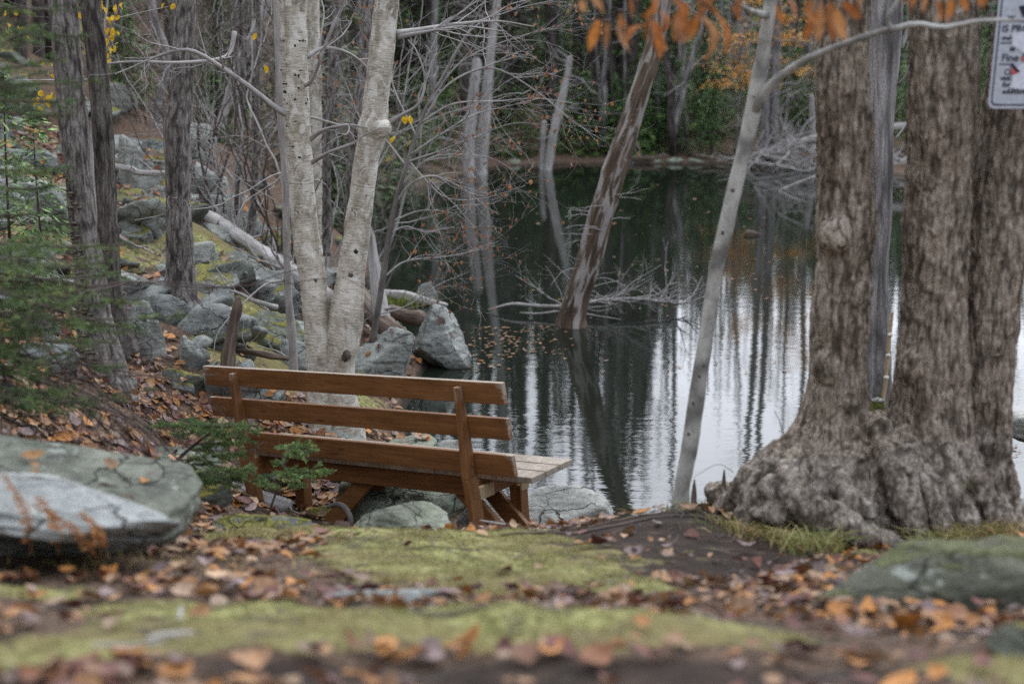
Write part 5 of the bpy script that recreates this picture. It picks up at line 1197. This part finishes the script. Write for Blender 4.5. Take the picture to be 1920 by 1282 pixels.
def clump_parts(b):
    for p_,r_ in (TR1,TR2,TR3): tube(b,p_,r_,28)
    for a in ROOTS:
        A = smooth([[*P(x,y,d),w] for x,y,d,w in a],16); tube(b,A[:,:3],A[:,3],14)
    V,F = ico(3)
    for px,py,yy,s_ in BURLS: b.add(V*np.array([s_*1.25,s_,s_*1.1])+P(px,py,yy),None,F)
    V,F = ico(3); b.add(V*np.array([.072,.075,.078])+P(1570,442,YT-.125),None,F); b.add(V*np.array([.04,.05,.042])+P(1572,452,YT-.19),None,F)          # the knob
    for px,py,s in ((1600,545,.06),(1785,700,.06),(1720,690,.06),(1555,690,.06)): b.add(V*np.array([s*1.4,s,s*1.5])+P(px,py,YT-.088),None,F)
V,N,F = rmesh(clump_parts,.0075)
zb = P(1600,790,YT)[2]
low = np.clip((zb+.14-V[:,2])/.45,0,1)
q = V*np.array([40,40,8]); wp = fbm(V*np.array([9,9,5]),3)[:,None]*2.6; rid = 1-2*np.abs(vnoise(q+wp)); rid2 = 1-2*np.abs(vnoise(q*1.8+7+wp))
d_up = .0065*rid+.004*rid2+.016*fbm(V*np.array([5,5,4.5]),3)+.004*fbm(V*30,2)
wl = .5*fbm(V*np.array([5,5,3])+9,2)[:,None]
d_lo = .012*(1-2*np.abs(vnoise(V*np.array([8,8,2.6])+wl)))+.010*(1-2*np.abs(vnoise(V*np.array([19,19,8])+wl*2)))+.010*fbm(V*32,4)+.004*rid
V = V+N*((1-low)*d_up+low*d_lo)[:,None]
t = thing('ridged_tree','three-stemmed tree with ridged brown bark on one swollen burled base','tree',P(1640,1005,6.2))
def dist(p_,C): return np.min(np.linalg.norm(V[F].mean(1)[:,None,:]-C[None,::3,:],axis=2)-0,axis=1)
cen = V[F].mean(1); dd = np.stack([dist(cen,a[0])-a[1].mean() for a in (TR1,TR2,TR3)],-1); own = dd.argmin(1); isb = cen[:,2] < zb-.06+.09*fbm(cen*5,3)
own = np.where(isb,3,own)
for k in range(4):
    f = F[own==k]; u, inv = np.unique(f,return_inverse=True); b = MB(); b.add(V[u],inv.reshape(-1,4),None,uvw=V[u]); b.build('trunk' if k<3 else 'root_burl',MAT['bark_big' if k<3 else 'bark_root'],t)
# splintered low stub left of the burl
t = thing('splintered_stump','low crumbling stump with upright splinters beside the burl','stump',P(1350,950,6.6))
b = MB(); V,F = rock_verts(P(1352,940,6.65),(.10,.10,.09),3,4,2.2,4,.25); b.add(V,None,F); b.build('stump',MAT['bark_root'],t)
for px,py,h,w in ((1356,905,42,5),(1300,925,45,6),(1368,915,20,3),(1340,925,18,3)): limbs('splinter',[[(px,py+25,6.62,w*mpp(px,py,6.6)),(px+1,py,6.62,w*mpp(px,py,6.6)*.9),(px+2,py-h*.6,6.62,.003)]],'rot',t,6,5)
# paler trunk standing beyond it
t = thing('bare_tree','pale smooth-sided trunk standing in the pond edge between the ridged stems','tree',P(1650,790,11))
trunk_part(t,[(1618,1682,840,11),(1622,1674,745,11),(1624,1668,620,11),(1629,1665,500,11),(1629,1672,400,11),(1628,1674,250,11),(1629,1685,120,11),(1630,1692,0,11),(1634,1690,-300,11),(1640,1680,-900,11)],'bark_far',130,30,.008,9,1.8,31)
for a in ([(1690,90,11,.02),(1700,60,11,.014),(1712,20,11,.01),(1720,-40,11,.006)],[(1685,160,11,.015),(1700,140,10.9,.01),(1710,100,10.9,.006)],[(1660,470,11,.012),(1680,300,11,.004)][:0] or [(1680,260,11.5,.01),(1695,240,11.5,.006),(1710,225,11.5,.003)]): limbs('branch',[a],'twig',t,8,5)

# measuring staff and its dark cap between the stems
t = thing('wooden_stake','thin pale wooden stake leaning between the ridged stems','stake',P(1655,750,7.4))
b = MB(); A = np.array([P(1653,772,7.4),P(1660,720,7.4),P(1667,640,7.4),P(1673,585,7.4)]); tube(b,A,[.011,.011,.010,.008],4); b.build('stake',MAT['newwood'],t,smooth=False)
wt = m_flat('white_band',(.6,.58,.52))
for py,pxx in ((628,1669),(667,1666),(708,1662)):
    b = MB(); c = P(pxx,py,7.39); tube(b,np.array([c-[0,0,.006],c+[0,0,.006]]),[.0135,.0135],8); b.build('band',wt,t)
b = MB(); c = P(1646,751,7.2); tube(b,np.array([c-[0,0,.05],c-[0,0,.006],c+[0,0,.000],c+[0,0,.006]]),[.03,.033,.038,.03],16)
tag(b.build('lamp_cap',m_flat('dark_plastic',(.03,.035,.05),.4,.5),None,c),'small dark round cap resting at the crook of the ridged stems','cap')
b = MB(); r = np.random.default_rng(4); c0 = P(1638,785,6.55)
for k in range(900):
    c = c0+np.array([r.normal()*.035,r.normal()*.04,r.normal()*.035]); d = unit(np.array([r.normal()*.6,r.normal()*.6-.3,1])); s = unit(np.cross(d,r.normal(size=3)))*.003; l = r.uniform(.015,.04)
    b.add([c-s,c+s,c+d*l],None,[[0,1,2]],np.array((.13,.15,.03))*r.uniform(.6,1.5))
tag(b.build('moss_clump',MAT['leaf'],None,c0),'green moss tuft in the crook of the burled base','moss')

# ------------------------------------------------------------------ grey sapling with hanging orange leaves
YG = 6.75
t = thing('grey_sapling','smooth pale grey sapling with orange leaves hanging from its top','sapling',P(1275,962,YG))
SG = [(1254,1298,985,YG),(1258,1294,955,YG),(1264,1294,910,YG),(1277,1308,840,YG-.03),(1291,1321,750,YG-.06),(1304,1332,670,YG-.1),(1316,1343,590,YG-.13),(1329,1355,510,YG-.18),(1344,1372,440,YG-.22),(1362,1390,360,YG-.26),(1382,1410,280,YG-.3),(1398,1428,200,YG-.35),(1410,1436,140,YG-.4),(1424,1448,70,YG-.45),(1434,1456,0,YG-.5),(1450,1468,-150,YG-.6),(1470,1480,-400,YG-.7)]
pS,rS = trunk_part(t,SG,'bark_smooth',130,26,.003,9,4,51)
for px,py in ((1318,682),(1309,702),(1296,748),(1352,438),(1371,352),(1287,812),(1412,178)):
    i = np.argmin(np.abs([to_px(w_)[1]-py for w_ in pS])); b = MB(); V,F = rock_verts(pS[i]+np.array([(px-to_px(pS[i])[0])*mpp(px,py,YG)*.8,-rS[i]+.003,0]),(.008,.006,.009),int(px),3,2.2,4,.3); b.add(V,None,F); b.build('branch_scar',MAT['twig_brown'],t)
def sap_branch(rows,n=24,mat='bark_smooth'):
    b = MB(); a = limb_px(b,rows,n,9); o = b.build('branch',MAT[mat],t); return o,a
sap_branch([(1415,205,YG-.36,.028),(1436,170,YG-.42,.022),(1470,138,YG-.5,.018),(1520,108,YG-.65,.016),(1580,84,YG-.8,.014),(1650,60,YG-.95,.013),(1680,54,YG-1,.013),(1720,45,YG-1.05,.011),(1770,52,YG-1.1,.010),(1820,42,YG-1.15,.009),(1870,38,YG-1.2,.008),(1960,42,YG-1.3,.005)])
sap_branch([(1672,56,YG-1,.010),(1664,35,YG-1.02,.009),(1678,10,YG-1.05,.008),(1700,-30,YG-1.1,.006)],10)
sap_branch([(1440,30,YG-.48,.018),(1410,22,YG-.7,.012),(1385,8,YG-1.0,.009),(1340,-25,YG-1.4,.007),(1260,-45,YG-1.9,.005),(1150,-30,YG-2.2,.003)],14)
sap_branch([(1445,-20,YG-.5,.016),(1500,-40,YG-1.0,.010),(1560,-40,YG-1.5,.007),(1640,-30,YG-1.9,.004)],14)
sap_branch([(1452,-60,YG-.5,.014),(1600,-90,YG-1.2,.010),(1720,-60,YG-1.7,.007),(1860,-30,YG-2,.004)],14)
r = np.random.default_rng(14); lf = MB(); b = MB()
def hang(px,py,yy,L,ang,col,w=.36,curl=None):
    d = np.array([math.sin(ang),r.normal()*.25,-math.cos(ang)]); c = P(px,py,yy)+d*L*.5
    tube(b,np.array([c-d*L*.5-np.array([0,0,-.02]),c-d*L*.5]),[.0012,.001],4,cap=False)
    leaf_quads2(lf,c,d,L,w,col,curl)
def leaf_quads2(mb,c,tdir,L,wf,col,curl=None):
    tdir = unit(tdir); nrm = np.array([r.normal()*1.1,-1,r.normal()*.4]); nrm = unit(nrm-tdir*np.dot(nrm,tdir)); s = np.cross(nrm,tdir)
    m = 9; u = np.linspace(0,1,m); w = np.sin(np.pi*u**.85)**.8*L*wf*.5; w[-1]=0; w[0]=.0005
    fold = r.uniform(.1,.9); cu = r.normal()*.9 if curl is None else curl; V=[]
    for k in range(m):
        x=(u[k]-.5)*L; z=cu*L*(u[k]-.5)**2; side=r.normal()*.002
        for g in (-1,-.5,0,.5,1): V.append(c+tdir*x+s*(g*w[k]*math.cos(fold*abs(g)*.8)+side*g)+nrm*(z+abs(g)*w[k]*math.sin(fold)+math.sin(u[k]*28)*abs(g)*.0012))
    Q=[[k*5+j,k*5+j+1,k*5+j+6,k*5+j+5] for k in range(m-1) for j in range(4)]
    C = np.array(col)*r.uniform(.8,1.2); cc = np.repeat(np.array([C*(1.25 if j==2 else 1.0) for j in range(5)])[None],m,0).reshape(-1,3)
    mb.add(np.array(V),Q,None,cc)
HANG = [(1090,-2,34,.2),(1122,30,70,-.25),(1150,25,85,.25),(1135,35,60,0),(1160,28,45,.6),(1185,-5,40,.1),(1200,40,55,-.6),(1225,35,80,.2),(1215,30,50,0),(1262,33,38,.3),(1250,20,50,-.2),(1268,-5,60,.4),(1298,0,75,.5),(1285,5,80,-.3),(1320,15,65,-.2),(1325,20,90,.15),(1348,20,85,.25),(1365,10,45,.7),(1378,-10,45,.1),(1455,10,40,.4),(1480,-5,50,.3),(1500,0,55,.5),(1520,-5,45,.1),(1555,0,80,.15),(1545,5,75,-.05),(1575,5,55,.95),(1535,-10,50,0),(1590,-20,45,.6),(1742,-15,45,-.2),(1760,-10,45,.3),(1778,-8,50,.1),(1800,-10,35,.5),(1835,-8,30,.4),(1722,-12,38,-.4),(1110,-10,40,.6),(1240,-10,60,-.5),(1310,-15,60,.8),(1700,-25,35,0),(1850,-14,30,-.2),(1175,-20,38,.9),(1345,-12,55,-.7),(1270,28,52,.05),(1230,55,45,.35),(1300,35,58,-.5),(1530,18,60,-.25),(1565,20,62,.3)]
for px,py,L,an in HANG:
    yy = r.uniform(4.1,4.7); hang(px,py,yy,L*1.0*mpp(px,py,yy),an,ORANGE[r.integers(0,5)],r.uniform(.26,.52))
b.build('petiole',MAT['twig_brown'],t); lf.build('leaves',MAT['leaf_hang'],t)

# ------------------------------------------------------------------ notice sign on the third stem
YN = 6.15
s0 = P(1853,0,YN); sc = mpp(1880,100,YN)
zt = P(1880,-90,YN)[2]; zbm = P(1880,204,YN)[2]; xl = P(1852,200,YN)[0]; Wd = .31; Hh = zt-zbm
sgn = thing('notice_sign','white metal notice with black border and torn stickers on the ridged tree','sign',(xl+Wd/2,YN,zbm))
def rr_plate(b,x0,x1,z0,z1,rad_,y0,y1,holes=None):
    pts=[]
    for cx,cz,a0 in ((x1-rad_,z0+rad_,-90),(x1-rad_,z1-rad_,0),(x0+rad_,z1-rad_,90),(x0+rad_,z0+rad_,180)):
        for k in range(7): a=rad(a0+15*k); pts.append((cx+rad_*math.cos(a),cz+rad_*math.sin(a)))
    return pts
TLT = math.tan(rad(2.2))
def sk(x,y,z): return (x+(z-zbm)*TLT,y,z)
def plate(name,x0,x1,z0,z1,rd,y,th,mat):
    pts = rr_plate(None,x0,x1,z0,z1,rd,0,0); n=len(pts); V=[sk(a,y,c) for a,c in pts]+[sk(a,y+th,c) for a,c in pts]+[sk((x0+x1)/2,y,(z0+z1)/2),sk((x0+x1)/2,y+th,(z0+z1)/2)]
    Q=[[k,k+n,(k+1)%n+n,(k+1)%n] for k in range(n)]; T=[[k,(k+1)%n,2*n] for k in range(n)]+[[(k+1)%n+n,k+n,2*n+1] for k in range(n)]
    b=MB(); b.add(V,Q,T); return b.build(name,mat,sgn,smooth=False)
def ring(name,x0,x1,z0,z1,rd,w,y,mat):
    a = rr_plate(None,x0,x1,z0,z1,rd,0,0); c = rr_plate(None,x0+w,x1-w,z0+w,z1-w,rd-w*.6,0,0); n=len(a)
    V=[sk(p,y,q) for p,q in a]+[sk(p,y,q) for p,q in c]; b=MB(); b.add(V,[[k,(k+1)%n,(k+1)%n+n,k+n] for k in range(n)]); return b.build(name,mat,sgn,smooth=False)
wm = m_flat('painted_sign_white',(.40,.42,.47),.5,.4); bk = m_flat('black_print',(.015,.015,.03),.6)
plate('panel',xl,xl+Wd,zbm,zt,.028,YN,.004,wm)
ring('border',xl+.011,xl+Wd-.011,zbm+.013,zt-.013,.022,.006,YN-.0015,bk)
def word(s,px,py,hpx):
    cu = bpy.data.curves.new('lettering','FONT'); cu.body=s; cu.size=hpx*sc*1.38; cu.offset=.0009; o=bpy.data.objects.new('t',cu); COL.objects.link(o)
    dg=bpy.context.evaluated_depsgraph_get(); me=bpy.data.meshes.new_from_object(o.evaluated_get(dg)); bpy.data.objects.remove(o)
    V=np.array([v.co[:] for v in me.vertices]); F=[list(p.vertices) for p in me.polygons]; p0=P(px,py,YN)
    W_=np.array([sk(p0[0]+v[0]-(p0[2]-zbm)*TLT,YN-.002,p0[2]+v[1]) for v in V])
    m2=bpy.data.meshes.new('lettering'); m2.from_pydata([tuple(w-np.array(sgn['_o'])) for w in W_],[],F); ob=bpy.data.objects.new('lettering',m2); COL.objects.link(ob); ob.parent=sgn; m2.materials.append(bk)
for s,px,py,h in (('W',1889,38,9),('IS PRO',1878,60,13),('under',1878,75,8),('M',1893,97,9),('Fine $',1877,115,14),('Co',1882,140,10),('visit',1875,151,9),('for',1879,163,9),('addition',1879,176,10)): word(s,px,py,h)
for px,py in ((1875,82),(1872,122)):
    b=MB(); p0=P(px,py,YN); b.add([sk(p0[0]-(p0[2]-zbm)*TLT+a,YN-.002,p0[2]+c) for a,c in ((0,0),(.055,0),(.055,.005),(0,.005))],[[0,1,2,3]]); b.build('rule_line',bk,sgn,smooth=False)
def sticker(pts,mat,y):
    b=MB(); V=[]
    for px,py in pts: p0=P(px,py,YN); V.append((p0[0],y,p0[2]))
    c=np.mean(V,0); n=len(V); b.add(np.vstack([V,c]),None,[[k,(k+1)%n,n] for k in range(n)]); b.build('sticker',mat,sgn,smooth=False)
ws=m_flat('torn_white_paper',(.56,.57,.63)); rs=m_flat('faded_red_ink',(.42,.10,.10))
sticker([(1898,62),(1930,58),(1945,80),(1940,100),(1915,98),(1897,84)],ws,YN-.0032)
sticker([(1896,134),(1920,118),(1950,120),(1945,170),(1918,168),(1893,165),(1898,150)],ws,YN-.0032)
sticker([(1894,126),(1914,135),(1896,142)],rs,YN-.0045); sticker([(1912,108),(1940,104),(1940,116),(1918,116)],rs,YN-.0045)
sticker([(1910,12),(1940,8),(1940,30),(1922,26),(1918,34)],bk,YN-.003); sticker([(1893,122),(1897,118),(1912,134),(1905,136)],bk,YN-.005)

# ------------------------------------------------------------------ grass, fern, sticks on the near ground
b = MB(); r = np.random.default_rng(41)
def tuft(px,py,yy,rx,ry_,n,h,pal):
    for k in range(n):
        c = P(px,py,yy)+np.array([r.normal()*rx,r.normal()*ry_,0]); c[2]=h1(c[0],c[1])+.0; hh=h*r.uniform(.5,1.2); d=np.array([r.normal()*.55,r.normal()*.45,1.]); w=unit(np.cross(d,r.normal(size=3)))*.0022
        m_=c+d*hh*.55; e=c+d*hh*.85+np.array([d[0],d[1],-.35])*hh*.5; b.add([c-w,c+w,m_+w*.8,m_-w*.8,e],[[0,1,2,3]],[[3,2,4]],pal[r.integers(0,len(pal))]*r.uniform(.7,1.2))
GR=np.array([(.30,.27,.09),(.20,.22,.06),(.42,.35,.16),(.15,.19,.05)]); GY=np.array([(.34,.24,.10),(.26,.2,.07),(.16,.16,.05),(.40,.30,.14)])
tuft(1520,1025,5.75,.06,.10,420,.13,GR); tuft(1450,995,6.05,.10,.10,420,.09,GY); tuft(1400,985,6.15,.10,.08,240,.07,GR); tuft(1840,1005,5.95,.11,.10,560,.12,GY); tuft(1770,1000,5.9,.07,.08,240,.12,GR); tuft(1300,955,6.7,.10,.06,200,.06,GR); tuft(470,1025,5.9,.18,.15,420,.07,GY); tuft(740,1110,4.5,.06,.05,120,.06,GY)
tuft(330,1060,4.6,.3,.15,200,.06,GY)
o=b.build('grass',MAT['leaf']); tag(o,kind='stuff')
t = thing('dried_fern','dry orange fern fronds curling up in front of the big boulder','fern',P(120,1060,4.2))
b=MB(); OF=np.array([(.48,.20,.06),(.52,.27,.11),(.38,.15,.05)])
for px,py,px2,py2 in ((185,1050,60,945),(190,1040,150,960),(60,1040,8,890),(110,1040,70,930)):
    A=smooth([P(px,py,4.25),P((px+px2)/2+10,(py+py2)/2-12,4.2),P(px2,py2,4.15)],24); tube(b,A,.0018,4,col=OF[2],cap=False)
    for i in range(4,24):
        for sg in (-1,1):
            l=.026*(1-.7*i/24)+.006; d=unit(np.array([sg*.9,r.normal()*.5,-.35+r.normal()*.3])); w=unit(np.cross(d,[0,1,0]))*l*.2; c=A[i]; b.add([c-w*.3,c+d*l*.5+w,c+d*l,c+d*l*.5-w],[[0,1,2,3]],None,OF[r.integers(0,3)]*r.uniform(.7,1.2))
b.build('frond',MAT['leaf_hang'],t)
def stick(label,rows,mat='twig'):
    A=smooth([[*P(x,y,d),w] for x,y,d,w in rows],16)
    for k in range(16):
        p,_=drop(A[k,0],A[k,1])
        if p is not None: A[k,2]=max(p[2]+A[k,3]*.7, A[k,2]) if abs(p[2]-A[k,2])<.12 else p[2]+A[k,3]
    b=MB(); tube(b,A[:,:3],A[:,3],7); o=b.build('stick',MAT[mat],None,A[8,:3]); tag(o,label,'stick')
stick('long dark twig lying over the moss and soil below the sapling',[(940,1018,5.9,.004),(1000,1016,5.9,.006),(1080,1006,6.1,.007),(1180,992,6.25,.007),(1300,980,6.3,.006),(1400,985,6.1,.004)],'twig_brown')
stick('pale grey stick at the foot of the bench leg',[(900,975,6.9,.004),(960,985,6.8,.006),(1050,998,6.5,.004)])
stick('curved pale stick among leaves at the lower left',[(275,1215,2.95,.006),(300,1198,3.0,.008),(340,1192,3.05,.008),(365,1194,3.05,.004)])
stick('dark stick lying on the front moss strip',[(775,1168,3.25,.006),(830,1172,3.2,.007),(910,1170,3.25,.005)],'twig_brown')
stick('short stick end standing out of the leaves near the curved stick',[(335,1165,3.3,.006),(338,1150,3.35,.006),(340,1138,3.4,.005)])
stick('straight pale stick among leaves below the root burl',[(1260,1145,3.9,.005),(1310,1160,3.75,.006),(1370,1180,3.5,.004)])
stick('thin twig on the left moss strip',[(175,1250,2.8,.004),(240,1235,2.85,.005),(310,1225,2.9,.004)])
stick('thin dark twig on the mossy crest',[(660,1045,5.4,.003),(760,1045,5.4,.004),(900,1042,5.4,.003)],'twig_brown')
# red bare shoots by the sapling foot and burl
for lab,rows in (('thin red shoot rising from the burl edge',[(1470,815,6.5,.002),(1462,790,6.5,.002),(1452,770,6.5,.001)]),('pair of wiry shoots by the splintered stump',[(1375,885,6.5,.002),(1345,870,6.5,.0015),(1300,895,6.5,.001)]),('wispy grey stalks at the right edge by the pale boulder',[(1905,985,6.3,.003),(1900,950,6.3,.002),(1890,930,6.3,.001)])):
    b=MB(); A,_=limb_px(b,rows,8,5); o=b.build('shoot',MAT['twig_brown'],None,A[0]); tag(o,lab,'shoot')
for o in S.objects:
    if '_o' in o: del o['_o']
